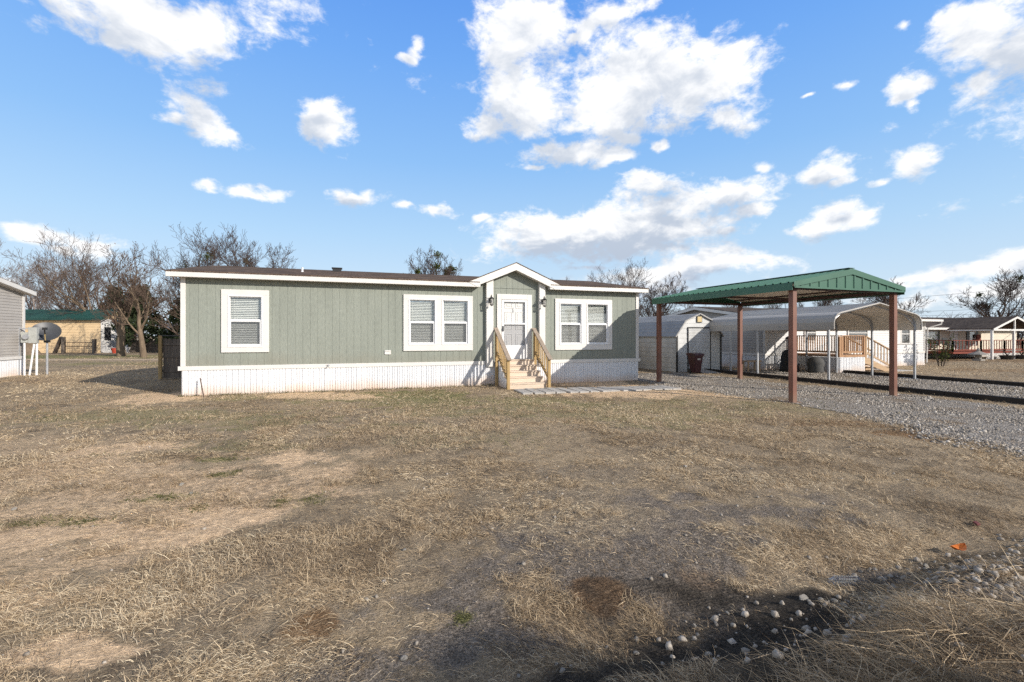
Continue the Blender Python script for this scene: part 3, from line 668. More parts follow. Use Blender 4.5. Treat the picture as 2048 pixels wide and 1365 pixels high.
# ---------------------------------------------------------------- far right home with red deck
RH = thing('cream_home', 'cream mobile home with dark shingle roof and gabled porch at the far right', 'house', (44, 23, 0))
mb = MB(); lap(mb, (35.5,23.2,0), (1,0,0), (0,-1,0), .5, 2.25, lambda z: (0, 16), pitch=.14); mb.build('front_wall', M['creamsiding'], RH)
MB().box(35.5,51.5,23.21,23.25,-.05,.5).build('skirting', M['greysiding'], RH)
MB().box(35.5,35.53,23.25,30,0,2.25).box(51.47,51.5,23.25,30,0,2.25).box(35.53,51.47,29.9,30,0,2.25).build('end_wall', M['creamsiding'], RH)
rm = MB(); rm.prism([(35.2,22.75,2.25),(35.2,26.7,3.22),(35.2,26.7,3.17),(35.2,22.75,2.20)], (16.6,0,0)); rm.prism([(35.2,30.6,2.25),(35.2,26.7,3.22),(35.2,26.7,3.17),(35.2,30.6,2.20)], (16.6,0,0)); rm.build('roof', M['shingle_dark'], RH)
MB().box(35.2,51.8,22.72,22.745,2.10,2.25).build('fascia', M['white'], RH)
PV0, PV1, PU0, PU1, PC = 20.2, 23.1, 42.0, 47.2, 44.6
rm = MB()
for e in (PU0-.1, PU1+.1): rm.prism([(e,PV0-.15,2.16),(PC,PV0-.15,3.04),(PC,PV0-.15,2.99),(e,PV0-.15,2.11)], (0,6.2,0))
rm.build('porch_roof', M['shingle_dark'], RH)
mb = MB()
for e in (PU0-.12, PU1+.12): mb.prism([(e,PV0-.17,2.0),(PC,PV0-.17,2.88),(PC,PV0-.17,3.02),(e,PV0-.17,2.14)], (0,.03,0))
mb.build('rake_trim', M['white'], RH)
MB().box(PU0,PU1,PV0-.05,PV0+.05,2.0,2.12).box(PU0-.05,PU0+.05,PV0+.05,PV1,2.0,2.1).box(PC-.05,PC+.05,PV0-.04,PV0+.04,2.12,2.85).build('porch_beam', M['white'], RH)
for u in (PU0, PC-.1, PU1): MB().box(u-.06,u+.06,PV0-.06,PV0+.06,-.05,2.0).build('porch_post', M['white'], RH)
VF = 23.186
hwin(RH, 37.3, 38.1, .9, 1.95, VF, .25, 'black'); hwin(RH, 39.9, 41.5, .95, 2.0, VF, .28, 'black'); hwin(RH, 45.3, 46.1, .9, 2.0, VF, .28, 'black')
MB().box(43.0,43.9,VF-.05,VF,.5,2.1).build('door', M['white'], RH)
RD = thing('red_deck', 'red stained wooden deck with railings in front of the cream home', 'deck', (42.3, 21.8, 0))
MB().box(38.6,46.6,20.6,23.1,.42,.55).build('platform', M['redwood'], RD)
for a, b in (((38.65,23.0),(38.65,20.65)), ((38.65,20.65),(41.7,20.65)), ((41.7,20.65),(44.4,20.65)), ((44.4,20.65),(46.55,20.65))): rail(RD, a, b, .55, .55, 'redwood', ht=.78, n=9)
rail(RD, (46.55,20.65), (47.9,20.2), .55, .05, 'redwood', ht=.78, n=5)
lt = MB()
for i in range(-6, 26):
    for s_ in (1, -1):
        a0 = 42.2+i*.17; pts = []
        x0, z0 = a0, -.02; x1, z1 = a0+.42, .40
        if s_ < 0: z0, z1 = z1, z0
        if x0 < 42.2 or x1 > 46.5: continue
        lt.beam((x0,20.62+s_*.006,z0),(x1,20.62+s_*.006,z1),.01,.035)
lt.build('lattice', M['white'], RD)
MB().box(39.2,39.8,22.0,22.6,.56,1.0).box(39.2,39.8,22.55,22.62,1.0,1.5).build('seat', M['black'], RD) if 0 else None
q = thing('garden_chair', 'dark garden chair standing on the red deck', 'chair', (40.6, 21.9, .55))
MB().box(40.3,40.85,21.6,22.15,.95,1.0).build('seat', M['black'], q); MB().box(40.3,40.85,22.15,22.2,1.0,1.5).build('backrest', M['black'], q)
for u in (40.33, 40.78):
    for v in (21.63, 22.1): MB().box(u,u+.04,v,v+.04,.55,.95).build('leg', M['black'], q)
q = thing('stone_lantern', 'pale stone garden lantern on the lawn before the red deck', 'lantern', (39.3, 19.6, 0))
MB().box(39.05,39.55,19.35,19.85,-.03,.12).build('base', M['rock'], q, bevel=.02); MB().box(39.17,39.43,19.47,19.73,.12,.40).build('light_box', M['rock'], q, bevel=.02)
MB().lathe([(.0,.4),(.55,.40),(.50,.46),(.2,.58),(.08,.64),(.1,.72),(.04,.82),(.0,.84)], (39.3,19.6,0), 10).build('cap', M['rock'], q)
PGp = 'dark flower pots at the porch of the cream home'
for k, (u, lab) in enumerate(((43.3,'dark flower pot at the foot of the middle white porch post'), (45.0,'dark flower pot between the middle and right white porch posts'))):
    q = thing('flower_pot', lab, 'pot', (u, 20.0, 0), group=PGp)
    MB().lathe([(.0,0),(.28,0),(.42,.28),(.46,.30),(.40,.31),(.0,.29)], (u,20.0,-.02), 12).build('bowl', M['black'], q)
    rr = random.Random(k); mb = MB()
    for i in range(24):
        a, l_ = rr.uniform(0,6.28), rr.uniform(.15,.4); mb.tube([(u,20.0,.25),(u+math.cos(a)*l_*.6,20.0+math.sin(a)*l_*.6,.25+l_)], .012, 3)
    mb.build('dry_stems', M['twigwarm'], q)
tag(MB().box(46.0,46.5,23.02,23.06,1.25,1.75).build('bunting', M['redwood']), 'small red wall hanging beside the window on the cream home', 'wall hanging')

# ---------------------------------------------------------------- left neighbour
LH = thing('lap_sided_home', 'grey lap sided home with white trim cut off by the left edge of the photo', 'house', (-20, 21.3, 0))
LE, LV0, LV1, LR = -13.05, 17.0, 25.6, 21.3
le = lambda z: (max(0, (z-3.42)/.165), LV1-LV0-max(0, (z-3.42)/.165))
mb = MB(); lap(mb, (LE,LV0,0), (0,1,0), (1,0,0), .78, 4.1, le, pitch=.118, out=.016); mb.build('gable_wall', M['greysiding'], LH)
mb = MB(); lap(mb, (-27,LV0,0), (1,0,0), (0,-1,0), .78, 3.42, lambda z: (0, 13.95), pitch=.118, out=.016); mb.build('front_wall', M['greysiding'], LH)
MB().box(-27,LE,LV1-.02,LV1,.7,3.42).build('rear_wall', M['greysiding'], LH); MB().box(-27,-26.98,LV0,LV1-.02,.7,3.42).build('end_wall', M['greysiding'], LH)
mb = MB(); ribbed(mb, (LE-.02,LV0,0), (0,1,0), (1,0,0), LV1-LV0, -.06, .70, pitch=.2); mb.build('gable_skirting', M['skirt'], LH)
mb = MB(); ribbed(mb, (-27,LV0,0), (1,0,0), (0,-1,0), 13.95, -.06, .70, pitch=.2); mb.build('front_skirting', M['skirt'], LH)
MB().box(LE+.018,LE+.04,LV0-.02,LV1+.02,.68,.80).build('belt_trim', M['white'], LH)
MB().box(LE+.018,LE+.04,LV1-.12,LV1+.02,.80,3.40).build('corner_trim', M['white'], LH)
rm = MB()
for s_ in (-1, 1):
    e = LR+s_*4.6; rm.prism([(-27.3,e,3.56),(-27.3,LR,4.32),(-27.3,LR,4.28),(-27.3,e,3.52)], (14.5,0,0))
rm.build('roof', M['shingle_dark'], LH)
mb = MB()
for s_ in (-1, 1):
    e = LR+s_*4.62; mb.prism([(LE+.24,e,3.36),(LE+.24,LR,4.12),(LE+.24,LR,4.29),(LE+.24,e,3.53)], (.03,0,0))
mb.build('gable_trim', M['white'], LH)
mb = MB()
for s_ in (-1, 1):
    e = LR+s_*4.3; mb.prism([(LE+.018,e,3.38),(LE+.018,LR,4.09),(LE+.018,LR,4.17),(LE+.018,e,3.46)], (.022,0,0)).prism([(LE,LR+s_*4.58,3.37),(LE,LR,4.13),(LE,LR,4.15),(LE,LR+s_*4.58,3.39)], (.24,0,0))
mb.build('gable_soffit', M['white'], LH)

# electricity pedestal
UP = thing('meter_stand', 'grey electricity meter boxes on white posts beside the lap sided home', 'meter stand', (-12.75, 25.3, 0))
MB().tube([(-13.06,25.3,-.05),(-13.06,25.3,2.0)], .035, 8).build('pole', M['galv'], UP)
MB().box(-13.12,-12.38,25.31,25.35,1.93,1.97).box(-13.05,-12.80,25.31,25.35,1.50,1.54).build('cross_bar', M['galv'], UP)
MB().box(-12.92,-12.68,25.14,25.30,1.36,1.80).build('meter_box', M['graybox'], UP, bevel=.012)
MB().tube([(-12.72,25.14,1.60),(-12.72,25.03,1.60)], [.11,.10], 14).build('meter', M['galv'], UP)
MB().box(-12.66,-12.38,25.10,25.30,1.34,2.0).build('breaker_panel', M['graybox'], UP, bevel=.012)
MB().tube([(-12.82,25.2,-.05),(-12.82,25.2,1.36)], .036, 10).build('conduit', M['vinyl'], UP)
MB().tube([(-12.64,25.15,-.05),(-12.50,25.2,1.34)], .036, 10).build('conduit', M['vinyl'], UP)
MB().tube([(-12.45,25.25,-.05),(-12.44,25.25,1.34)], .04, 10).build('conduit', M['vinyl'], UP)
MB().beam((-13.35,25.2,-.02),(-13.55,25.4,.62),.03,.12).build('brace', M['vinyl'], UP)
# satellite dish
SD = thing('satellite_dish', 'dark grey satellite dish on a steel pole left of the sage home', 'satellite dish', (-12.22, 25.5, 0))
MB().tube([(-12.22,25.5,-.05),(-12.22,25.5,1.45)], .04, 10).build('pole', M['galv'], SD)
ax = Vector((.31,-.76,.55)).normalized(); cen = Vector((-12.27,25.52,1.82))
s1 = ax.cross(Vector((0,0,1))).normalized(); s2 = s1.cross(ax).normalized()
mb = MB(); vs = []; n = 28; rings = 6
for i in range(rings+1):
    r_ = i/rings
    for j in range(n):
        t = 2*math.pi*j/n; vs.append(cen+s1*(math.cos(t)*r_*.49)+s2*(math.sin(t)*r_*.47)+ax*(.13*r_*r_-.10))
fs = [(i*n+j,i*n+(j+1)%n,(i+1)*n+(j+1)%n,(i+1)*n+j) for i in range(rings) for j in range(n)]
mb.add(vs, fs); mb.add([p-ax*.012 for p in vs], [tuple(reversed(f)) for f in fs]); mb.build('reflector', M['dish'], SD, smooth=True)
low = cen-s2*.44+ax*.02; tip = low+ax*.62+s2*.16
MB().beam(low, low+(tip-low)*.55, .035,.035).build('feed_arm', M['yellow'], SD); MB().beam(low+(tip-low)*.55, tip, .04,.04).box(tip.x-.06,tip.x+.08,tip.y-.05,tip.y+.05,tip.z-.05,tip.z+.05).build('receiver', M['black'], SD)
MB().box(-12.30,-12.14,25.42,25.58,1.36,1.52).beam((-12.22,25.5,1.48),cen-ax*.10,.08,.08).build('bracket', M['black'], SD)

# fence left of the home
f2 = fence('wood_fence', 'grey wooden fence in the shade at the rear left of the sage home', (-6.78,21.5), (-4.42,21.5), 1.55, 'fence', bw=.14)
MB().box(-6.90,-6.79,21.36,21.47,-.05,1.66).build('post', M['treated'], f2); MB().box(-4.75,-4.66,21.36,21.45,0,1.5).build('post', M['galv'], f2)
MB().beam((-6.88,21.42,1.66),(-4.42,21.42,1.62),.09,.04).build('top_cap', M['black'], f2)

# ---------------------------------------------------------------- tan building (stands square to the dirt track)
def cam(x, Z): return (x*CY+Z*SY, -x*SY+Z*CY)
tu, tv = cam(-40.0, 46.0)
TB = thing('tan_building', 'long tan lap sided building with a dark green metal roof beyond the dirt track', 'building', (tu, tv, -.1), -YAW)
mb = MB(); lap(mb, (-14,0,0), (1,0,0), (0,-1,0), 0, 3.4, lambda z: (0, 14), pitch=.26, out=.02); mb.build('front_wall', M['tansiding'], TB, local=True)
MB().box(-.02,0,.02,3.3,0,3.4).box(-14,-13.98,.02,3.3,0,3.4).box(-13.98,-.02,3.28,3.3,0,3.4).build('end_wall', M['palesiding'], TB, local=True)
MB().prism([(.002,-.1,3.4),(.002,3.4,3.4),(.002,1.65,4.28)], (-.02,0,0)).build('gable', M['tansiding'], TB, local=True)
rm = MB()
for s_ in (0, 1):
    a = -.35 if s_ == 0 else 3.65; A = []; B = []
    n = 60
    for i in range(n):
        for t, k in ((0,0),(.7,0),(.78,.05),(.92,.05)):
            x = -14.3+(i+t)*14.75/n; A.append((x,a,3.38+k)); B.append((x,1.65,4.38+k))
    rm.strip(A, B)
rm.build('roof', M['greenroof'], TB, local=True)
MB().box(-14.3,.45,-.36,-.33,3.25,3.38).prism([(.44,-.35,3.25),(.44,1.65,4.25),(.44,1.65,4.37),(.44,-.35,3.37)], (.02,0,0)).build('eave_trim', M['greenroof'], TB, local=True)
w = MB().box(.0,.06,.15,1.35,.95,3.0).build('window', M['white'], TB, local=True); MB().box(.06,.07,.35,1.1,1.3,2.6).build('pane', M['dark'], w, local=True)
MB().box(.0,.05,1.9,3.2,1.7,3.0).build('wall_panel', M['white'], TB, local=True)
q = thing('lattice_panel', 'low white lattice panel at the end of the tan building', 'lattice', (*cam(-38.2, 45.6), -.05), -YAW)
lt = MB()
for i in range(16):
    for s_ in (1, -1): lt.beam((-1.2+i*.15,s_*.01,0 if s_ > 0 else .5),(-.9+i*.15,s_*.01,.5 if s_ > 0 else 0),.01,.05)
lt.build('lattice', M['white'], q, local=True); MB().box(-1.25,1.4,-.03,.03,.5,.56).build('top_rail', M['white'], q, local=True)
tag(MB().lathe([(.0,0),(.3,0),(.4,.5),(.43,.55),(.0,.5)], (*cam(-37.3, 44.6), -.05), 12).build('red_pot', mat('terracotta', (.45,.06,.03), rough=.6)), 'red flower pot beside the white lattice panel', 'pot')
# wire gate
WG = thing('wire_gate', 'rusty wire and pipe gate hung between two grey posts before the tan building', 'gate', (*cam(-40.0, 43.6), 0), -YAW)
for x in (-1.35, 1.5):
    MB().box(x-.12,x+.12,-.12,.12,-.1,1.55 if x < 0 else 1.35).build('post', M['fence'], WG, local=True, bevel=.02)
MB().box(-1.22,1.38,-.03,.03,1.02,1.08).box(-1.22,1.38,-.03,.03,.62,.68).box(-1.22,1.38,-.02,.02,.12,.16).build('bar', M['rust'], WG, local=True)
wm = MB()
for i in range(12): wm.tube([(-1.2+i*.22,0,.14),(-1.2+i*.22,0,1.02)], .008, 3)
for z in (.3, .45, .8): wm.tube([(-1.2,0,z),(1.4,0,z)], .008, 3)
wm.build('wire', M['rust'], WG, local=True)
MB().box(-1.25,-.95,-.15,-.05,1.1,1.75).build('mail_box', M['graybox'], WG, local=True) if 0 else None
tag(MB().beam((*cam(-42.4,43.8),-.1),(*cam(-41.7,43.8),1.55),.25,.2).build('leaning_post', M['bark']), 'dark weathered post leaning before the tan wall', 'post')
tag(MB().lathe([(.9,-.1),(.75,.15),(.55,.5),(.42,.9),(.38,1.45),(.30,1.6),(.0,1.55)], (*cam(-42.9, 42.0), 0), 9).build('tree_stump', M['barklit']), 'broad old tree stump on the grass before the tan building', 'stump')
# far buildings and fence seen between trees and home
q = thing('far_shed', 'small far shed with a grey metal roof just left of the sage home', 'shed', (*cam(-36.2, 51), 0), -YAW)
MB().box(-1.2,3,0,3,-.1,1.9).build('wall', M['creamsiding'], q, local=True); MB().prism([(-1.5,-.3,1.9),(-1.5,1.5,3.2),(-1.5,3.3,1.9)], (4.8,0,0)).build('roof', M['shedroof'], q, local=True)
q = fence('picket_fence', 'grey picket fence far behind the large bare tree', cam(-38.5,47.5), cam(-34.0,47.5), 1.2, 'fence', bw=.22)
q = thing('far_house', 'low far house with a dark roof behind the bare trees on the left', 'house', (*cam(-33, 62), 0), -YAW)
MB().box(-6,2,0,6,-.1,2.4).build('wall', M['palesiding'], q, local=True); MB().prism([(-6.3,-.4,2.4),(-6.3,3,3.8),(-6.3,6.4,2.4)], (8.6,0,0)).build('roof', M['shingle_dark'], q, local=True)
# power lines: four wires across the fields behind
WD = Vector((math.sin(R(30.7)), math.cos(R(30.7)), 0))
def wire(px, Z, z, lab):
    x = (px-1024)/946*Z; u, v = cam(x, Z); pts = []
    for i in range(41):
        t = -70+i*9; sag = .9*((((t+70) % 90)-45)/45)**2-.9
        pts.append((u+WD.x*t, v+WD.y*t, z+sag))
    tag(MB().tube(pts, .017, 4).build('power_line', M['black']), lab, 'wire', 'power lines above the far right home')
wire(1930, 48, 6.6, 'upper power line crossing the sky above the cream home')
wire(1930, 50, 5.0, 'middle power line between the carport and the far right tree')
wire(1930, 50, 4.5, 'lowest power line between the carport and the far right tree')
PT={'sand':[(-1.87,4.84,1.09,0.28,0.9),(-1.12,4.93,0.55,0.31,0.9),(-2.53,4.86,0.56,0.23,0.9),(-0.71,7.03,0.61,0.48,0.9),(-2.97,8.48,1.05,0.45,0.7),(-4.62,14.78,1.19,1.01,1),(-0.65,13.86,1.64,0.96,1),(7.26,11.99,2.32,1.21,1),(10.0,12.59,1.44,1.18,0.9),(7.97,14.82,1.93,0.89,1),(-1.35,3.05,0.34,0.17,0.9),(-0.46,6.2,0.42,0.29,0.6),(-4.58,9.5,0.48,0.43,0.4),(0.27,6.99,0.42,0.29,0.4),(9.52,10.72,0.98,0.9,0.6),(-4.39,18.69,1.03,0.51,0.4)],'green':[(1.32,13.53,2.66,1.01,1),(-2.68,13.81,1.55,0.67,0.6),(-1.7,7.23,0.4,0.25,0.9),(-1.46,6.43,0.24,0.16,0.8),(-1.44,5.32,0.11,0.08,1.2),(-2.55,5.35,0.49,0.14,0.7),(-1.82,5.81,0.31,0.15,0.6),(2.24,10.02,1.62,0.81,0.5),(-1.99,9.46,0.53,0.35,0.6),(-1.32,9.72,0.56,0.44,0.5),(0.5,8.61,1.05,0.62,0.4),(0.62,2.75,0.09,0.06,1),(8.69,12.59,0.47,0.56,0.5),(11.11,10.18,1.12,0.67,0.5),(-5.0,10.98,0.28,0.25,0.7),(-0.48,5.19,0.35,0.2,0.4),(-10.32,32.99,8.84,2.51,0.6)],'dark':[(1.87,2.96,0.94,0.53,0.9),(0.8,2.53,0.73,0.42,1),(2.07,2.42,0.78,0.34,1),(-0.0,2.51,0.55,0.22,0.7),(3.06,3.0,0.61,0.43,0.7),(2.22,4.12,1.07,0.55,0.5),(3.43,2.28,0.86,0.42,0.8),(0.54,3.42,0.58,0.38,0.5),(2.11,1.9,1.05,0.32,1),(3.38,1.7,0.57,0.38,0.9),(4.47,3.5,0.35,0.36,0.6),(3.15,7.25,1.67,0.72,0.3)],'rust':[(9.16,5.28,1.35,0.57,0.9),(8.77,6.27,1.3,0.59,0.6),(-0.22,2.93,0.17,0.21,0.8),(1.51,2.67,0.22,0.18,0.9),(8.18,7.02,1.38,0.67,0.4),(-11.36,22.64,3.75,1.83,0.5),(-9.41,25.82,2.26,1.77,0.5),(0.42,3.54,0.22,0.2,0.3),(29.61,14.12,2.91,3.09,0.6),(37.46,20.17,6.6,3.15,0.6),(2.24,2.61,0.2,0.13,0.4),(-0.0,11.54,3.46,0.61,0.35),(-2.91,9.77,1.76,0.53,0.25)],'straw':[(2.65,1.76,0.8,0.33,1),(3.93,1.9,0.45,0.24,0.8),(-1.48,3.63,0.81,0.34,0.7),(-0.25,3.33,0.65,0.24,0.5),(5.96,3.69,0.92,0.57,0.7),(1.91,3.83,0.76,0.47,0.6),(2.93,4.73,1.72,0.57,0.4),(-0.34,2.7,0.41,0.19,0.6),(-7.97,19.56,3.37,1.64,0.8),(4.52,10.41,3.59,0.82,0.4),(6.42,8.24,2.09,0.75,0.4),(5.15,3.97,0.86,0.77,0.6)]}
CL=[(-20.8,28.5,0.128,0.038,0,1),(-17.4,27.0,0.074,0.051,-25,1),(-16.6,26.4,0.06,0.024,-15,.9),(-14.7,28.7,0.051,0.058,0,1),(-24.5,26.8,0.06,0.031,-20,0.5),(-12.8,28.8,0.028,0.021,0,0.7),(-19.4,26.3,0.08,0.034,-22,0.8),(-14.7,20.9,0.053,0.028,-28,1),(-17.2,20.3,0.023,0.019,0,0.5),(-12.8,20.2,0.026,0.02,0,0.8),(-2.1,22.4,0.045,0.042,-40,0.95),(-2.9,23.7,0.025,0.021,0,0.8),(-14.1,15.3,0.02,0.01,0,0.8),(-11.5,15.4,0.035,0.014,0,0.9),(-7.7,15.5,0.031,0.014,0,0.9),(-10.1,15.3,0.071,0.012,-5,0.7),(1.1,14.8,0.045,0.021,0,0.95),(1.9,15.4,0.023,0.019,0,0.8),(9.8,15.0,0.04,0.021,0,0.95),(10.5,15.6,0.022,0.019,0,0.8),(6.3,14.8,0.025,0.013,0,0.6),(7.0,30.7,0.018,0.024,-20,0.8),(6.3,29.7,0.021,0.014,0,0.7),(19.6,32.9,0.081,0.063,0,1),(19.9,27.9,0.076,0.058,0,1),(22.0,25.8,0.085,0.047,0,1),(15.9,24.0,0.06,0.021,10,0.8),(17.4,30.7,0.054,0.047,0,0.8),(34.6,28.4,0.104,0.075,0,1),(40.1,26.3,0.1,0.059,0,1),(31.2,25.8,0.109,0.054,0,1),(43.9,22.7,0.045,0.029,-20,1),(40.6,29.3,0.049,0.026,0,0.8),(35.2,31.0,0.059,0.034,0,1),(26.5,24.2,0.07,0.022,0,0.5),(44.1,28.3,0.031,0.015,0,0.6),(31.2,33.8,0.068,0.024,0,0.8),(28.0,32.6,0.035,0.037,-30,0.7),(35.2,33.9,0.049,0.017,0,0.6),(25.9,31.6,0.02,0.013,0,0.5),(25.9,21.3,0.089,0.029,0,1),(30.3,20.5,0.052,0.02,0,0.9),(22.9,21.9,0.039,0.023,0,0.8),(32.3,22.5,0.056,0.023,0,0.6),(21.7,19.6,0.018,0.011,0,0.6),(43.1,15.5,0.098,0.029,-3,0.95),(36.3,17.2,0.074,0.026,0,0.85),(39.5,14.8,0.126,0.026,0,0.9),(45.6,13.6,0.058,0.02,0,0.8),(30.0,12.3,0.202,0.042,2,1.35),(24.1,12.1,0.107,0.034,0,1.35),(36.8,12.7,0.112,0.036,0,1.35),(32.9,10.0,0.175,0.026,0,0.9),(43.6,11.4,0.034,0.02,0,0.7),(41.1,7.8,0.134,0.031,0,1),(35.7,6.9,0.153,0.026,0,0.8),(28.3,8.4,0.091,0.014,0,0.4),(52.8,11.5,0.065,0.025,8,1),(54.0,12.8,0.035,0.021,0,0.8),(50.2,11.1,0.042,0.019,8,0.8),(55.2,11.4,0.027,0.018,0,0.8),(52.8,16.5,0.032,0.026,0,1),(54.0,15.6,0.024,0.013,0,0.7),(58.9,15.5,0.037,0.026,-12,1),(60.4,14.9,0.015,0.01,0,0.7),(56.5,14.6,0.013,0.009,0,0.7),(46.3,17.9,0.024,0.015,0,0.85),(64.4,24.2,0.059,0.046,-15,1),(62.3,25.7,0.038,0.028,0,1),(65.9,22.0,0.044,0.046,0,1),(63.4,20.5,0.035,0.023,15,0.85),(63.3,22.3,0.032,0.026,0,0.6),(58.8,22.4,0.029,0.021,0,0.9),(58.3,21.4,0.028,0.011,10,0.8),(59.0,20.7,0.015,0.01,0,0.7),(58.8,26.5,0.013,0.009,0,0.7),(54.0,23.7,0.024,0.01,15,0.65),(51.1,23.2,0.016,0.005,10,0.5),(36.6,21.0,0.022,0.016,0,0.6),(14.7,14.0,0.022,0.01,20,0.5),(64.2,5.6,0.068,0.018,8,0.9),(60.4,5.2,0.077,0.016,2,0.9),(66.2,6.2,0.034,0.021,10,1),(63.6,3.6,0.091,0.016,0,0.8),(58.3,2.9,0.127,0.018,0,0.6),(-26.8,8.5,0.039,0.019,0,1),(-23.2,8.3,0.044,0.018,0,0.95),(-24.8,7.5,0.066,0.015,0,0.6),(-28.4,4.6,0.059,0.014,0,0.4),(34.6,5.6,0.165,0.018,0,0.6),(4.4,6.3,0.059,0.01,0,0.3)]
ROCKS=[(0.78,2.18,0.02),(0.99,2.13,0.02),(1.05,2.15,0.015),(0.99,2.19,0.013),(1.43,2.15,0.016),(1.31,2.25,0.013),(1.26,2.27,0.014),(1.9,2.26,0.017),(2.15,2.27,0.018),(1.83,2.16,0.014),(0.94,2.28,0.013),(2.71,2.23,0.035),(2.68,2.17,0.019),(2.77,2.16,0.025),(2.86,2.14,0.025),(2.86,2.08,0.021),(2.93,2.1,0.016),(3.46,2.24,0.027),(3.53,2.24,0.024),(3.56,2.37,0.022),(3.45,2.39,0.021),(3.5,2.37,0.014),(3.67,2.22,0.024),(3.66,2.18,0.021),(3.76,2.27,0.018),(3.93,2.26,0.025),(3.85,2.22,0.018),(3.99,2.2,0.025),(3.8,2.16,0.021),(3.32,2.09,0.029),(4.27,2.16,0.029),(4.35,2.14,0.033),(4.25,2.19,0.026),(4.62,2.06,0.029),(4.12,2.21,0.018),(4.08,2.29,0.015),(3.96,2.31,0.015),(1.45,1.95,0.018),(1.6,1.9,0.015),(1.75,1.98,0.02),(3.0,1.95,0.018)]
YARD=[(-3.03,5.81,0.029),(-1.79,6.21,0.034),(-1.6,5.85,0.027),(0.4,3.74,0.016),(3.95,4.87,0.031),(0.1,3.13,0.016),(0.26,2.48,0.021),(3.47,4.54,0.017)]
# ---------------------------------------------------------------- ground
def hash2(ix, iy, seed):
    n = (ix.astype(np.int64)*374761393 + iy.astype(np.int64)*668265263 + seed*974711) & 0xffffffff
    n = ((n ^ (n >> 13))*1274126177) & 0xffffffff
    return ((n ^ (n >> 16)) & 0xffff)/65535.0
def vnoise(x, y, seed=0):
    ix, iy = np.floor(x), np.floor(y); fx, fy = x-ix, y-iy; fx = fx*fx*(3-2*fx); fy = fy*fy*(3-2*fy)
    a, b, c, d = hash2(ix,iy,seed), hash2(ix+1,iy,seed), hash2(ix,iy+1,seed), hash2(ix+1,iy+1,seed)
    return (a*(1-fx)+b*fx)*(1-fy)+(c*(1-fx)+d*fx)*fy
def fbm(x, y, seed=0, o=4, g=.5):
    s = 0; a = 1; t = 0
    for i in range(o): s = s+a*vnoise(x*2**i+17.3*i, y*2**i-9.1*i, seed+i); t += a; a *= g
    return s/t
def sst(a, b, x):
    t = np.clip((x-a)/(b-a), 0, 1); return t*t*(3-2*t)
def bankh(u, v):
    return (.22*sst(0, 1, (2.12-v+.10*np.sin(u*2.1))/.5)*sst(0, 1, (u-.75)/.9)+.26*sst(0, 1, (1.5-v+.08*np.sin(u*3.1))/.5)*sst(0, 1, (u-.7)/.7))*sst(-6, -2, v)
def hgt(u, v):
    near = np.exp(-((np.hypot(u, v)-3)/9).clip(0)**2); sol = 1-sst(9.3, 10.2, u)*sst(-2, 0, v)
    z = bankh(u, v)
    z = z+.09*(fbm(u*.35, v*.35, 3, 3)-.5)*sst(13.4, 11.5, v)*sst(1.2, 2.6, np.hypot(u, v))*(1-sst(8.6, 9.6, u))
    z = z+.035*(fbm(u*2.2, v*2.2, 5, 3)-.5)*near*sol+.034*(fbm(u*8, v*8, 9, 3)-.5)*near*sol
    z = z-.05*np.exp(-((v-2.42)/.22)**2)*sst(.4, 1.4, u)*sst(9, 5, u)
    z = z-.22*np.exp(-(((u-8.9)/.9)**2+((v-3.3)/.75)**2))
    return z
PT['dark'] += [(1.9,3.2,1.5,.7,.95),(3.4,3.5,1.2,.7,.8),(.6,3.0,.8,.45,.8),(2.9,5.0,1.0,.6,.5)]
PT['black'] = [(2.9,2.12,1.6,.3,1.1),(1.6,2.0,1.0,.5,1.1),(2.5,2.05,.9,.42,1.1),(3.3,2.05,.8,.36,1),(4.3,2.1,.9,.25,.9),(1.0,1.9,.6,.35,.8),(2.4,1.5,1.4,.4,1)]  # dark ditch soil, blackened further so the ditch shade is in the colour
nz1 = lambda u, v: fbm(u*.9, v*.9, 21, 4)-.5
PT['green'] += [(1.5,12.4,6.5,1.6,.62),(5.5,9.5,4,1.8,.5),(9.5,8.3,2,1.2,.4),(-3.0,11.2,3.5,1.6,.5),(-1.5,8.0,1.6,.8,.45),(1.5,7.5,2,.7,.35)]; PT['green'].append((-20.5, 46.5, 14, 3.4, 1.0)); PT['straw'] += [(-9.5, 24.5, 6, 3.0, .8), (30, 15, 9, 5, .4)]
PT['sand'] += [(7.2,12.5,2.6,.9,1.3),(7.6,14.3,2.6,.6,1.3),(10.0,12.9,1.2,.8,1.1),(-2.4, 6.6, 2.6, 1.6, .55), (-2.6, 4.6, 1.6, .9, .5), (-4.5, 9, 3, 1.6, .4)]; PT['sand'].append((-4.9, 15.7, 1.1, .7, .8))
def mask(k, u, v):
    out = np.zeros_like(u); wob = nz1(u, v); w2 = fbm(u*4, v*4, 33, 3)-.5
    for (a, b, rr_, rd, w) in PT[k]:
        x = ((u-a)*CY-(v-b)*SY)/rr_; y = ((u-a)*SY+(v-b)*CY)/rd
        d = np.sqrt(x*x+y*y)+wob*1.7+w2*1.3
        out = np.maximum(out, w*sst(1.25, .45, d))
    return out
def axis(lo, f0, f1, hi, st, g=1.13):
    a = [f0]; s = st
    while a[-1] > lo: s *= g; a.append(a[-1]-s)
    b = list(np.arange(f0+st, f1, st)); c = [f1]; s = st
    while c[-1] < hi: s *= g; c.append(c[-1]+s)
    return np.array(a[::-1]+b+c)
def grid(us, vs, zf):
    U, V_ = np.meshgrid(us, vs); Z = zf(U, V_); n, m = U.shape
    co = np.stack([U, V_, Z], -1).reshape(-1, 3); idx = np.arange(n*m).reshape(n, m)
    q = np.stack([idx[:-1,:-1], idx[:-1,1:], idx[1:,1:], idx[1:,:-1]], -1).reshape(-1, 4)
    return co, q
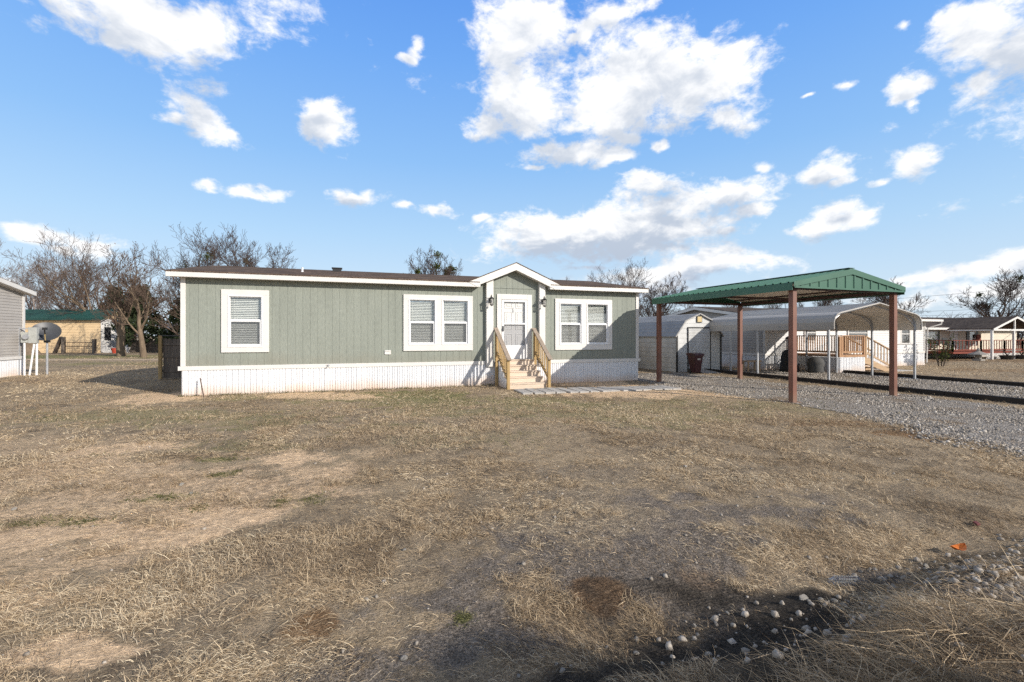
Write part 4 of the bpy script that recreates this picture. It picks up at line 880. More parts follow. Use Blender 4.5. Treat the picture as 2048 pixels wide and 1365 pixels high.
def npmesh(name, co, loops, per, m, attrs=(), smooth=False):
    me = bpy.data.meshes.new(name); nf = len(loops)//per
    me.vertices.add(len(co)); me.vertices.foreach_set('co', co.astype(np.float32).ravel())
    me.loops.add(len(loops)); me.loops.foreach_set('vertex_index', loops.astype(np.int32))
    me.polygons.add(nf); me.polygons.foreach_set('loop_start', np.arange(0, nf*per, per, dtype=np.int32)); 
    for nm, arr in attrs:
        a = me.attributes.new(nm, 'FLOAT', 'POINT'); a.data.foreach_set('value', arr.astype(np.float32))
    me.update(calc_edges=True); me.validate()
    if smooth: me.shade_smooth()
    me.materials.append(m); o = bpy.data.objects.new(name, me); COL.objects.link(o); return o

def ground_mat():
    m, nt, N, L, bs = _nt('yard_ground')
    tc = N.new('ShaderNodeTexCoord')
    def noise(sc_, det=5, rough=.55, st=None):
        n = N.new('ShaderNodeTexNoise'); n.inputs['Scale'].default_value = sc_; n.inputs['Detail'].default_value = det; n.inputs['Roughness'].default_value = rough
        if st:
            mp = N.new('ShaderNodeMapping'); mp.inputs['Scale'].default_value = st; mp.inputs['Rotation'].default_value = (0,0,R(24)); L.new(tc.outputs['Object'], mp.inputs['Vector']); L.new(mp.outputs['Vector'], n.inputs['Vector'])
        else: L.new(tc.outputs['Object'], n.inputs['Vector'])
        return n.outputs['Fac']
    def rng(x, a, b, c=0, d=1):
        r = N.new('ShaderNodeMapRange'); r.inputs['From Min'].default_value = a; r.inputs['From Max'].default_value = b; r.inputs['To Min'].default_value = c; r.inputs['To Max'].default_value = d; L.new(x, r.inputs['Value']); return r.outputs['Result']
    def mix(f, a, b):
        x = N.new('ShaderNodeMix'); x.data_type = 'RGBA'; L.new(f, x.inputs[0])
        for s_, v in ((6, a), (7, b)):
            if isinstance(v, tuple): x.inputs[s_].default_value = (*v, 1)
            else: L.new(v, x.inputs[s_])
        return x.outputs[2]
    def math_(op, a, b):
        x = N.new('ShaderNodeMath'); x.operation = op
        for i, v in enumerate((a, b)):
            if isinstance(v, (int, float)): x.inputs[i].default_value = v
            else: L.new(v, x.inputs[i])
        return x.outputs[0]
    def attr(n):
        a = N.new('ShaderNodeAttribute'); a.attribute_name = n; return a.outputs['Fac']
    big, mid, fine, vf = noise(.55), noise(3.2, 6), noise(17, 6, .65), noise(75, 4, .7)
    st = noise(9, 6, .65, (1, 6, 1))
    c = mix(rng(mid, .35, .65), (.18,.138,.096), (.375,.29,.195))
    c = mix(rng(big, .42, .62, 0, .7), c, (.43,.33,.215))
    c = mix(rng(st, .52, .72, 0, .6), c, (.56,.44,.285))
    c = mix(rng(fine, .5, .68, 0, .55), c, (.105,.08,.06))
    def edge(a, k=.5):   # break the edge of a patch with fine noise
        return rng(math_('ADD', math_('ADD', a, math_('MULTIPLY', math_('SUBTRACT', fine, .5), k)), math_('MULTIPLY', math_('SUBTRACT', vf, .5), k*.6)), .28, .72)
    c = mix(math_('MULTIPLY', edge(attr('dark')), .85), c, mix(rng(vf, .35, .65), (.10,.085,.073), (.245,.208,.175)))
    c = mix(math_('MULTIPLY', edge(attr('rust'), .8), .8), c, mix(rng(vf, .4, .6), (.17,.09,.04), (.27,.16,.08)))
    c = mix(math_('MULTIPLY', edge(attr('straw'), .8), .55), c, mix(rng(st, .4, .62), (.34,.25,.155), (.52,.41,.265)))
    c = mix(math_('MULTIPLY', edge(attr('green'), 1.2), .75), c, mix(rng(vf, .4, .6), (.11,.13,.04), (.25,.23,.10)))
    sand = mix(rng(mid, .35, .65), (.74,.53,.335), (.63,.455,.295)); sand = mix(rng(vf, .55, .75, 0, .4), sand, (.28,.19,.12))
    c = mix(math_('MULTIPLY', edge(attr('sand'), .7), .92), c, sand)
    v = N.new('ShaderNodeVectorMath'); v.operation = 'SCALE'; c = mix(math_('MULTIPLY', attr('black'), .9), c, mix(rng(vf, .4, .6), (.028,.024,.02), (.06,.05,.04)))  # near-black ditch soil, with shade painted into the colour
    L.new(c, v.inputs[0]); L.new(math_('MULTIPLY', rng(vf, .3, .7, .52, 1.5), rng(fine, .35, .65, .72, 1.26)), v.inputs['Scale'])
    L.new(v.outputs['Vector'], bs.inputs['Base Color']); bs.inputs['Roughness'].default_value = .95; bs.inputs['Specular IOR Level'].default_value = .1
    h_ = math_('ADD', math_('MULTIPLY', fine, 1.0), math_('MULTIPLY', vf, .5)); h_ = math_('ADD', h_, math_('MULTIPLY', st, .8))
    b = N.new('ShaderNodeBump'); b.inputs['Strength'].default_value = .9; b.inputs['Distance'].default_value = .035; L.new(h_, b.inputs['Height']); L.new(b.outputs['Normal'], bs.inputs['Normal'])
    return m
us = axis(-700, -7.0, 8.5, 700, .036, 1.09); vs = axis(-60, 1.2, 8.0, 900, .036, 1.06)
co, q = grid(us, vs, hgt)
uu, vv = co[:,0], co[:,1]
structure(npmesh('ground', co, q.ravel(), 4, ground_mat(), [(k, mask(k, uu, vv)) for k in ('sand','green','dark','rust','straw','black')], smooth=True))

def gravel_mat(name, lo, hi, dirt):
    m, nt, N, L, bs = _nt(name); tc = N.new('ShaderNodeTexCoord')
    v = N.new('ShaderNodeTexVoronoi'); v.inputs['Scale'].default_value = 34; L.new(tc.outputs['Object'], v.inputs['Vector'])
    n = N.new('ShaderNodeTexNoise'); n.inputs['Scale'].default_value = 1.1; n.inputs['Detail'].default_value = 6; L.new(tc.outputs['Object'], n.inputs['Vector'])
    r = N.new('ShaderNodeValToRGB'); r.color_ramp.elements[0].color = (*lo,1); r.color_ramp.elements[1].color = (*hi,1)
    sp = N.new('ShaderNodeSeparateColor'); L.new(v.outputs['Color'], sp.inputs[0]); L.new(sp.outputs[0], r.inputs[0])
    mr = N.new('ShaderNodeMapRange'); mr.inputs['From Min'].default_value = .52; mr.inputs['From Max'].default_value = .66; mr.inputs['To Max'].default_value = .75; L.new(n.outputs['Fac'], mr.inputs['Value'])
    x = N.new('ShaderNodeMix'); x.data_type = 'RGBA'; x.inputs[7].default_value = (*dirt,1); L.new(mr.outputs['Result'], x.inputs[0]); L.new(r.outputs['Color'], x.inputs[6])
    L.new(x.outputs[2], bs.inputs['Base Color']); bs.inputs['Roughness'].default_value = .9; bs.inputs['Specular IOR Level'].default_value = .2
    b = N.new('ShaderNodeBump'); b.inputs['Strength'].default_value = 1; b.inputs['Distance'].default_value = .03; b.invert = True; L.new(v.outputs['Distance'], b.inputs['Height']); L.new(b.outputs['Normal'], bs.inputs['Normal'])
    return m
GM = gravel_mat('gravel_surface', (.15,.13,.11), (.42,.38,.335), (.22,.155,.095))
EU = np.array([7.9, 8.8, 9.2, 9.4, 9.9, 10.1, 10.1, 9.6, 10.3, 10.4, 10.4]); EV = np.array([1.0, 3.3, 4.2, 5.9, 7.6, 9.4, 11.6, 13.0, 13.9, 15.2, 20.0])
def gedge(u, v): return u-np.interp(v, EV, EU)-1.3*(fbm(u*.8, v*.8, 51, 4)-.5)
def gright(u, v): return 14.2-u-1.5*(fbm(u*.7, v*.7, 57, 4)-.5)
gu = np.arange(6.6, 15.3, .1); gv = np.arange(-4, 18.6, .1)
co, q = grid(gu, gv, lambda u, v: hgt(u, v)+.008)
cc = co[q].mean(1); ok = (gedge(cc[:,0], cc[:,1]) > 0) & (gright(cc[:,0], cc[:,1]) > 0) & (cc[:,1] < 17.6+.5*(fbm(cc[:,0], cc[:,0]*0, 5)-.5))
structure(npmesh('gravel_drive', co, q[ok].ravel(), 4, GM, smooth=True))
co, q = grid(np.arange(15.68, 20.6, .12), np.arange(-4, 18.2, .12), lambda u, v: hgt(u, v)+.008)
cc = co[q].mean(1); ok = fbm(cc[:,0]*.8, cc[:,1]*.8, 61, 4) < .62
structure(npmesh('far_gravel_drive', co, q[ok].ravel(), 4, GM, smooth=True))
# dirt track on the left behind the home
pts = [cam(x, Z) for x, Z in ((-70,31.3),(2,31.3),(2,33.2),(-70,33.2))]
structure(MB().quad(*[(a,b,.012) for a, b in pts]).build('dirt_track', mat('dirt_track_soil', (.50,.40,.29), (.38,.29,.20), rough=.95, scale=1.4, bump=.3, bscale=20, fine=.2, spec=.1)))

# ---------------------------------------------------------------- scattered stones and grass (numpy)
rng_ = np.random.default_rng(12)
def stones(name, label, u, v, size, tint, m, sink=.25):
    n = len(u); base = np.array([(x,y,z) for z in (-1,1) for y in (-1,1) for x in (-1,1)], float)
    P = base[None]*(1+rng_.uniform(-.45,.35,(n,8,3))); P[:,4:,:2] *= rng_.uniform(.35,.8,(n,1,1))
    P[:,:,2] *= .65; a = rng_.uniform(0,6.28,n); c_, s_ = np.cos(a)[:,None], np.sin(a)[:,None]
    x = P[:,:,0]*c_-P[:,:,1]*s_; y = P[:,:,0]*s_+P[:,:,1]*c_
    z0 = hgt(u, v)
    co = np.stack([u[:,None]+x*size[:,None]*.5, v[:,None]+y*size[:,None]*.5, z0[:,None]+(P[:,:,2]*.5+sink)*size[:,None]], -1).reshape(-1,3)
    f = np.array([(0,2,3,1),(4,5,7,6),(0,1,5,4),(1,3,7,5),(3,2,6,7),(2,0,4,6)])
    loops = (f[None]+np.arange(n)[:,None,None]*8).reshape(-1)
    return tag(npmesh(name, co, loops, 4, m, [('tint', np.repeat(tint, 8))]), label, 'gravel', kind='stuff')
SM = mat_attr('gravel_stones', [(0,(.16,.138,.115)),(.5,(.315,.278,.235)),(.85,(.425,.38,.33)),(1,(.60,.55,.49))], fine=.2)
def pick(n, u0, u1, v0, v1, f):
    u = rng_.uniform(u0,u1,n); v = rng_.uniform(v0,v1,n); k = f(u,v); ok = rng_.random(n) < k; return u[ok], v[ok]
TRK = lambda u, v: np.maximum(np.exp(-((u-11.35+.15*np.sin(v*.5))/.32)**2), np.exp(-((u-12.95+.15*np.sin(v*.5))/.32)**2))*fbm(u*.6, v*.35, 45, 3)*1.4
dens = lambda u, v: (1-.55*TRK(u,v).clip(0,1))*sst(-.5, .35, gedge(u,v))*sst(-.3,.3,gright(u,v))*sst(18,17,v)*(.12+.88*sst(.60,.46,fbm(u*.9,v*.9,71,4)))
u, v = pick(150000, 6.8, 15.3, 2.0, 17.9, dens); s_ = rng_.gamma(4,.0055,len(u)).clip(.01,.055)
s_ = s_*(1-.35*TRK(u,v).clip(0,1))
stones('gravel', 'loose grey crushed stone covering the drive under the green carport', u, v, s_, rng_.random(len(u))**1.2, SM)
u, v = pick(42000, 15.75, 20.5, 3.0, 17.9, lambda u, v: .35+.6*sst(.6,.45,fbm(u*.8,v*.8,73,4))); s_ = rng_.gamma(4,.0062,len(u)).clip(.012,.06)
stones('gravel', 'loose grey crushed stone covering the drive under the arched carport', u, v, s_, rng_.random(len(u))**1.2, SM)
# white road stones at the verge, bottom right
u, v = pick(16000, 1.5, 7.5, .3, 2.5, lambda u, v: sst(2.5,2.1,v)*(.10+.9*sst(2.9,3.9,u+.6*(fbm(u*2,v*2,5)-.5))*sst(2.25,1.75,v)*.8)*sst(1.3,2.4,u)); s_ = rng_.gamma(3.5,.006,len(u)).clip(.006,.04)
stones('pale_gravel', 'pale crushed stone of the road verge under the dry grass clumps', u, v, s_, .30+.6*rng_.random(len(u)), SM)
u, v = pick(5200, -7, 9, 1.5, 14, lambda u, v: .25+.7*mask('dark',u,v)); s_ = rng_.gamma(2,.006,len(u)).clip(.005,.03)
stones('soil_crumbs', 'crumbs of soil and tiny stones scattered over the bare yard', u, v, s_, .25+.55*rng_.random(len(u)), SM)

def blades(name, label, u, v, L_, w, elev, tint, m, az=None, curl=.6, cat='grass', z0=None):
    """three-segment tapering blades"""
    n = len(u); az = rng_.uniform(0,6.283,n) if az is None else az; z0 = hgt(u,v)-.004 if z0 is None else z0
    seg = 3; P = np.zeros((n,seg+1,3)); P[:,0] = np.stack([u,v,z0],-1); e = elev.copy(); a = az.copy()
    for i in range(seg):
        st = np.stack([np.cos(a)*np.cos(e), np.sin(a)*np.cos(e), np.sin(e)],-1)*(L_/seg)[:,None]; P[:,i+1] = P[:,i]+st
        e = e-rng_.uniform(.0,1.0,n)*curl; a = a+rng_.uniform(-.5,.5,n)*curl
    gz_ = hgt(P[:,:,0].ravel(), P[:,:,1].ravel()).reshape(n,seg+1); P[:,1:,2] = np.maximum(P[:,1:,2], gz_[:,1:]+.004+rng_.uniform(0,.012,(n,1)))
    tw = rng_.uniform(0,6.28,n); side = np.stack([-np.sin(az),np.cos(az),np.zeros(n)],-1)*np.cos(tw)[:,None]; side[:,2] = np.sin(tw)*.8
    wd = np.array([1,.9,.6])[None,:,None]*w[:,None,None]*.5
    A = P[:,:seg]-side[:,None]*wd; B = P[:,:seg]+side[:,None]*wd
    co = np.concatenate([A,B,P[:,seg:]],1).reshape(-1,3); k = 2*seg+1
    f = np.array([(0,seg,seg+1),(0,seg+1,1),(1,seg+1,seg+2),(1,seg+2,2),(2,seg+2,2*seg)])
    loops = (f[None]+np.arange(n)[:,None,None]*k).reshape(-1)
    return tag(npmesh(name, co, loops, 3, m, [('tint', np.repeat(tint,k))]), label, cat, kind='stuff')
GRM = mat_attr('dry_grass_blade', [(0,(.10,.068,.045)),(.35,(.35,.26,.165)),(.7,(.64,.505,.34)),(1,(.80,.68,.49))], transl=.2)
WGM = mat_attr('green_weed_blade', [(0,(.055,.065,.022)),(.6,(.135,.135,.05)),(1,(.30,.26,.13))], transl=.25)
def lawn(u, v):
    d = .12+.95*sst(.40,.60,fbm(u*1.7,v*1.7,81,4))
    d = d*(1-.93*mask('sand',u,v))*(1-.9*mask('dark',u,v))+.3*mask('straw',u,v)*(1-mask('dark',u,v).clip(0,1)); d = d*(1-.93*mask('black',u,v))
    d = d*(1-.93*sst(-.3,.4,gedge(u,v))*sst(-.3,.4,gright(u,v))*sst(0,2,v)*sst(18.2,17.6,v))*(1-.8*((u>15.65)&(u<20.6)&(v<18.2)))
    for a, b, c, e in ((-4.4,10.2,15.1,23.7),(13.9,16.6,17.8,23),(18.9,30.5,17.5,27),(4.5,6.0,13.8,15.2),(-20.2,-13,25.5,38.1)): d = d*~((u>a)&(u<b)&(v>c)&(v<e))
    return d
def polar(n, r0, r1, pw, f):
    az = YAW+rng_.uniform(-1.02,1.02,n); r = r0*(r1/r0)**(rng_.random(n)**pw); u = np.sin(az)*r; v = np.cos(az)*r
    ok = rng_.random(n) < f(u,v); return u[ok], v[ok]
def combed(u, v): return 2.6*fbm(u*.5,v*.5,91,3)*2+rng_.uniform(-1.1,1.1,len(u))
u, v = polar(430000, 1.6, 9.5, .85, lawn); n = len(u); d = np.hypot(u,v)
tin = (.02+.95*fbm(u*1.1,v*1.1,95,3)*rng_.random(n)*1.5+.2*mask('straw',u,v)-.25*mask('black',u,v)-.12*mask('dark',u,v)-.18*mask('rust',u,v)+rng_.uniform(-.1,.25,n)).clip(0,1)  # blades tinted darker inside the painted ditch shade
blades('dry_grass', 'short dry brown grass matted over the front yard', u, v, rng_.gamma(3,.0155,n).clip(.012,.17)*(1+.03*d), (.0011+.00042*d)*rng_.uniform(.6,1.6,n), rng_.uniform(0,.85,n)**1.3, tin, GRM, az=combed(u,v))
u, v = polar(330000, 8.0, 48, 1.0, lawn); n = len(u); d = np.hypot(u,v)
tin = (.12+.8*fbm(u*.7,v*.7,96,3)*rng_.random(n)*1.3+.3*mask('straw',u,v)-.2*mask('rust',u,v)+rng_.uniform(-.1,.2,n)).clip(0,1)
blades('dry_grass', 'dry brown grass of the lawns around and behind the homes', u, v, rng_.gamma(3,.017,n).clip(.02,.16)*(1+.012*d), (.0016+.00052*d)*rng_.uniform(.6,1.5,n), rng_.uniform(.1,1.1,n), tin, GRM)
u, v = polar(150000, 2.0, 46, .95, lambda u, v: mask('green',u,v)*(.25+.75*sst(.45,.6,fbm(u*3,v*3,99,3)))); n = len(u); d = np.hypot(u,v)
blades('green_grass', 'thin patches of green weeds and new grass in the yard', u, v, rng_.gamma(4,.012,n).clip(.015,.12)*(1+.02*d), (.003+.0006*d)*rng_.uniform(.6,1.4,n), rng_.uniform(.2,1.3,n), rng_.random(n), WGM)
# long straw on the verge and in the left foreground
def tufts(spec):
    U, V2, A, Ln, E_, T_ = [], [], [], [], [], []
    for (a, b, ru, rv, n, l0, l1, e0, e1, ad, sp) in spec:
        k = max(3, n//26) if n > 64 else 1; cu = a+rng_.normal(0,1,k)*ru*.55; cv = b+rng_.normal(0,1,k)*rv*.55; i = rng_.integers(0,k,n)
        U.append(cu[i]+rng_.normal(0,.035,n)); V2.append(cv[i]+rng_.normal(0,.035,n)); A.append(ad+rng_.normal(0,sp,n)+rng_.normal(0,.5,k)[i]); Ln.append(rng_.uniform(l0,l1,n)); E_.append(rng_.uniform(e0,e1,n)); T_.append((.15+.8*rng_.random(n)**.8))
    return [np.concatenate(x) for x in (U,V2,A,Ln,E_,T_)]
u, v, a, l_, e, t_ = tufts([(2.35,1.42,.5,.15,1500,.08,.34,-.1,.5,2.2,1.6),(2.95,1.48,.5,.14,1250,.08,.30,-.1,.5,2.4,1.6),(1.8,1.30,.4,.12,900,.08,.3,.0,.8,2.2,1.4),(3.8,1.75,.5,.11,600,.06,.22,-.1,.5,2.4,1.6),(1.35,1.75,.35,.15,150,.06,.2,-.1,.4,2,2),(2.5,1.15,.8,.15,900,.10,.34,.0,.7,2.2,1.4),(2.6,1.45,.6,.16,90,.3,.6,.0,.5,2.3,1.1)])
t_ = t_*.72
blades('tall_dry_grass', 'tangled long straw coloured grass clumps on the verge at the lower right', u, v, l_, rng_.uniform(.002,.0048,len(u)), e, t_, GRM, az=a, curl=.75)
u, v, a, l_, e, t_ = tufts([(-1.75,3.55,.5,.3,260,.08,.22,.0,.7,.5,1.6),(-1.2,3.3,.6,.25,260,.06,.18,.0,.5,.7,1.4),(-.5,3.3,.6,.3,300,.05,.15,.0,.6,.8,1.6),(-1.75,2.95,.25,.2,160,.08,.18,.2,1.0,.4,1.6),(-.75,2.75,.3,.12,300,.05,.14,.1,1,.5,2),(.25,3.9,.5,.3,300,.05,.14,.1,1,.5,2)])
blades('tall_dry_grass', 'flattened straw coloured grass clumps at the lower left', u, v, l_, rng_.uniform(.0015,.004,len(u)), e, t_, GRM, az=a, curl=.5)
# dry weeds added out of view at right, to shade the ditch
n = 15000; t_ = rng_.random(n); u = 1.62+.60*t_+rng_.normal(0,.08,n); v = .16+.42*t_+rng_.normal(0,.08,n)
blades('added_shade_weeds', 'unseen stand of tall dry weeds added beside the viewer to shade the ditch', u, v, rng_.uniform(.35,.72,n), rng_.uniform(.006,.012,n), rng_.uniform(1.2,1.57,n), .1+.7*rng_.random(n), GRM, curl=.13)
# fringe of grass along the foot of the white skirting
n = 2600; u = rng_.uniform(-4.4,4.5,n); u = np.where(rng_.random(n) < fbm(u*1.3,u*0,7)*1.3, u, u-40); ok = u > -5; u = u[ok]; n = len(u); v = 15.06-np.abs(rng_.normal(0,.06,n))
blades('dry_grass', 'fringe of grass growing along the foot of the white skirting', u, v, rng_.uniform(.03,.13,n), rng_.uniform(.006,.011,n), rng_.uniform(.6,1.5,n), rng_.random(n), WGM)
# small tussocks that stand out over the right half of the yard
spec = []
for _ in range(900):
    a_ = YAW+rng_.uniform(-.95,1.0); r_ = 2.8*(11/2.8)**rng_.random(); uu_, vv_ = math.sin(a_)*r_, math.cos(a_)*r_
    if lawn(np.array([uu_]), np.array([vv_]))[0] < .25 or vv_ < 2.3 or vv_ > 13: continue
    spec.append((uu_,vv_,.07,.07,64,.03,.085+.008*r_,.25,1.35,0,3))
u, v, a, l_, e, t_ = tufts(spec)
blades('grass_tussocks', 'little pale tussocks of dry grass dotted about the yard', u, v, l_, rng_.uniform(.0016,.0035,len(u))*(1+.08*np.hypot(u,v)), e, (t_-.1).clip(0,1), GRM, az=a)

spec = []
for (a_, b_, ru, rv, w_) in PT['green'][2:16]:
    if b_ < 9: spec += [(a_+rng_.normal(0,ru*.5), b_+rng_.normal(0,rv*.5), .07, .05, 40, .015, .045, .1, 1.0, 0, 3) for _ in range(2 if ru < .12 else 8)]
u, v, a, l_, e, t_ = tufts(spec)
blades('green_weeds', 'little dark green weed rosettes dotted over the sandy part of the yard', u, v, l_, rng_.uniform(.003,.007,len(u)), e, t_*.9, WGM, az=a)

# individual stones
def rock_mesh(seed):
    bm = bmesh.new(); bmesh.ops.create_icosphere(bm, subdivisions=2, radius=1); rr = random.Random(seed)
    dirs = [Vector((rr.gauss(0,1),rr.gauss(0,1),rr.gauss(0,1))).normalized() for _ in range(2 if ru < .12 else 8)]; cut_ = [rr.uniform(.42,.8) for _ in dirs]
    for x in bm.verts:
        for d_, c_ in zip(dirs, cut_):
            k = x.co.dot(d_)
            if k > c_: x.co -= d_*(k-c_)
        x.co.z *= .75
    me = bpy.data.meshes.new('rock'); bm.to_mesh(me); bm.free(); me.materials.append(M['rock']); return me
RM = [rock_mesh(s_) for s_ in range(5)]; rr = random.Random(8)
def rock(u, v, r_, label, group):
    o = bpy.data.objects.new('rock', rr.choice(RM)); COL.objects.link(o); z = float(hgt(np.array([u]),np.array([v]))[0])
    o.location = (u,v,z+r_*.14); s_ = r_*.95; o.scale = (s_*rr.uniform(.8,1.3),s_*rr.uniform(.8,1.2),s_*rr.uniform(.8,1.1)); o.rotation_euler = (rr.uniform(-.4,.4),rr.uniform(-.4,.4),rr.uniform(0,6.28)); tag(o, label, 'stone', group)
for (u, v, r_) in ROCKS: rock(u, v, r_, 'small pale limestone rock lying loose by the shaded ditch at the lower right', 'pale rocks along the shaded ditch')
for (u, v, r_), lab in zip(YARD, ('white stone at the left edge of the yard above the sand strip','white stone on the sandy patch, upper of two close together','white stone on the sandy patch, lower of two close together','tiny pale stone in the dark soil near the middle of the yard','pale pink stone lying on the dry grass right of the yard centre','small pale stone near the lower middle of the yard','pale stone by the lower edge, left of the shaded ditch','small stone on the grass right of the centre')): rock(u, v, r_*1.1, lab, 'loose stones on the yard')
z_ = lambda u, v: float(hgt(np.array([u]),np.array([v]))[0])
lf = MB(); zz = z_(4.44,2.34)+.035
for i in range(8):
    t0, t1 = i/8, (i+1)/8; w0, w1 = .045*math.sin(math.pi*t0)**.7, .045*math.sin(math.pi*t1)**.7; x0, x1 = -.08+.16*t0, -.08+.16*t1
    c0, c1 = .03*(2*t0-1)**2, .03*(2*t1-1)**2
    lf.quad((4.44+x0,2.34-w0,zz+c0+.012),(4.44+x1,2.34-w1,zz+c1+.012),(4.44+x1,2.34,zz+c1),(4.44+x0,2.34,zz+c0)); lf.quad((4.44+x0,2.34,zz+c0),(4.44+x1,2.34,zz+c1),(4.44+x1,2.34+w1,zz+c1+.012),(4.44+x0,2.34+w0,zz+c0+.012))
tag(lf.build('fallen_leaf', mat('orange_leaf', (.75,.22,.03), (.6,.14,.02), rough=.6)), 'single bright orange leaf lying at the edge of the shaded ditch', 'leaf')
bt = MB(); zz = z_(3.17,2.3)+.035; pr = [(.012,-.11),(.014,-.09),(.03,-.07)]
for i in range(9): pr += [(.033,-.06+i*.016),(.028,-.052+i*.016)]
pr += [(.033,.09),(.0,.092)]
bt.lathe([(r_, z) for r_, z in pr], (0,0,0), 14); o = bt.build('plastic_bottle', mat_glass('clear_plastic', tint=(.88,.89,.9), refl=1.6)); o.location = (3.17,2.3,zz); o.rotation_euler = (R(90),R(6),R(70))
tag(o, 'crushed clear plastic bottle with ribbed sides lying by the ditch', 'bottle')
tag(MB().prism([(5.12,2.56,.005),(5.19,2.57,.0),(5.20,2.61,.012),(5.13,2.60,.02)], (.0,.0,.018)).build('red_scrap', mat('dark_red', (.09,.014,.014), rough=.8), bevel=.01), 'small dark red scrap lying on the dry grass at the right', 'scrap')
# ---------------------------------------------------------------- bare winter trees
MINR = .011
def twig_mesh(name, P, Rr, m):
    """all twigs of one crown: three-sided tapering tubes built in one go"""
    P = np.array(P); Rr = np.array(Rr); n, k, _ = P.shape
    d = np.gradient(P, axis=1); d /= np.linalg.norm(d, axis=2, keepdims=True)+1e-9
    ref = np.where(np.abs(d[:,:,2:3]) > .9, np.array([1.,0,0]), np.array([0,0,1.])); a = np.cross(d, ref); a /= np.linalg.norm(a, axis=2, keepdims=True)+1e-9; b = np.cross(d, a)
    ring = [P+(a*math.cos(t)+b*math.sin(t))*Rr[:,:,None] for t in (0,2.094,4.189)]
    co = np.stack(ring, 2).reshape(-1,3); f = np.array([(i*3+j,i*3+(j+1)%3,(i+1)*3+(j+1)%3,(i+1)*3+j) for i in range(k-1) for j in range(3)])
    return npmesh(name, co, (f[None]+np.arange(n)[:,None,None]*(k*3)).reshape(-1), 4, m)
def grow(seed, H_, spread, r0, nl=(8,7,6,4), lean=0.0, fork=.28, up=.25, wig=.16, short=1.0):
    """limb mesh, twig polylines, twig radii and clump points of one leafless tree standing at the origin"""
    rr = random.Random(seed); T = MB(); WP = []; WR = []; tips = []
    def branch(p, d, L_, r, lev):
        k = 5 if lev < 2 else 4; pts = [p]; rs = [r]; q = p.copy(); dd = d.copy(); wv_ = wig*(1+.35*lev); U = rr.uniform; tz = up*(.25 if lev else .1)
        for i in range(k):
            dd = (dd+Vector((U(-wv_,wv_),U(-wv_,wv_),U(-.6*wv_,.9*wv_)+tz))).normalized()
            q = q+dd*(L_/k); pts.append(q); rs.append(max(r*(1-.75*(i+1)/k), MINR))
        if lev <= 1: T.tube(pts, rs, 7 if lev == 0 else 5, cap=False)
        else: WP.append(pts); WR.append(rs)
        if lev >= len(nl): tips.append(q); return
        if lev == 2: tips.append(pts[3])
        n = nl[lev]
        for c in range(n):
            t = fork+(1-fork)*((c+rr.random())/n) if lev == 0 else .2+.8*((c+rr.random())/n)
            j = min(int(t*k), k-1); f = t*k-j; b = pts[j].lerp(pts[j+1], f)
            loc_d = (pts[j+1]-pts[j]).normalized()
            sd = Matrix.Rotation(U(0,6.283), 3, loc_d) @ loc_d.orthogonal().normalized()
            an = U(.45,.95) if lev else U(.5,1.0)*spread
            nd = (loc_d*math.cos(an)+sd*math.sin(an)).normalized()
            rb = rs[j]+(rs[j+1]-rs[j])*f
            branch(b, nd, L_*(U(.55,.85) if lev == 0 else U(.38,.68)*short)*(1.1-.35*t if lev else 1), max(rb*U(.45,.7), MINR), lev+1)
    branch(Vector((0,0,-.15)), Vector((lean,rr.uniform(-.1,.1),1)).normalized(), H_*.62, r0, 0)
    zt = sorted(p[-1].z for p in WP)[int(len(WP)*.997)]; s_ = H_/zt
    T.v = [(x*s_, y*s_, z*s_) for x, y, z in T.v]
    return T, [[p*s_ for p in pp] for pp in WP], WR, [t*s_ for t in tips]
def clump(mb, c, r, n, rr, ls):
    for _ in range(n):
        p = Vector(c)+Vector((rr.gauss(0,1),rr.gauss(0,1),rr.gauss(0,1)))*r*.5
        a = Vector((rr.uniform(-1,1),rr.uniform(-1,1),rr.uniform(-1,1))).normalized()*ls; b = a.orthogonal().normalized()*ls*.5
        mb.quad(p-a, p+b, p+a, p-b)
PROTO = {}
def bare_tree(label, pos, seed, H_, spread=1.0, r0=.28, bark='bark', twig='twig', lean=0.0, mist=0, leaves=0, group='bare winter trees behind the homes', **kw):
    t = thing('bare_tree', label, 'tree', (*pos, 0), random.Random(seed).uniform(0,6) if not lean else 0, group)
    key = kw.pop('proto', seed)
    if key not in PROTO:
        T, WP, WR, tips = grow(seed, H_, spread, r0, lean=lean, **kw)
        cr = twig_mesh('crown', WP, WR, M[twig]); cr.parent = t
        PROTO[key] = (T.build('trunk', M[bark], t, local=True, smooth=True), cr, tips, H_)
    else:
        for o_ in PROTO[key][:2]:
            c = o_.copy(); COL.objects.link(c); c.parent = t
    tips = PROTO[key][2]; k = H_/PROTO[key][3]; t.scale = (k*spread**.5, k*spread**.5, k)
    rr = random.Random(seed+1)
    for i in range(mist):
        mb = MB(); c = rr.choice(tips); clump(mb, c, rr.uniform(.22,.45), 130, rr, .09); mb.build('mistletoe', M['mistle'], t, local=True)
    if leaves:
        mb = MB()
        for _ in range(leaves): clump(mb, rr.choice(tips), .5, 1, rr, .07)
        mb.build('dead_leaves', M['deadleaf'], t, local=True)
    return t
D5 = (8,6,6,5)
LF = dict(nl=(9,8,7,4), fork=.25)
SKY = dict(nl=(11,8,7,5), fork=.2, short=.95, up=.3)
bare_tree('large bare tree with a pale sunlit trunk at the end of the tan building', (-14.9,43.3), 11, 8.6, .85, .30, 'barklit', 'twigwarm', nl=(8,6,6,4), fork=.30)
bare_tree('bare tree with a thick gnarled trunk just behind the large pale trunked one', (-17.4,46.2), 12, 9.0, .85, .42, 'barklit', 'twigwarm', nl=(7,6,6,4), fork=.28, leaves=120)
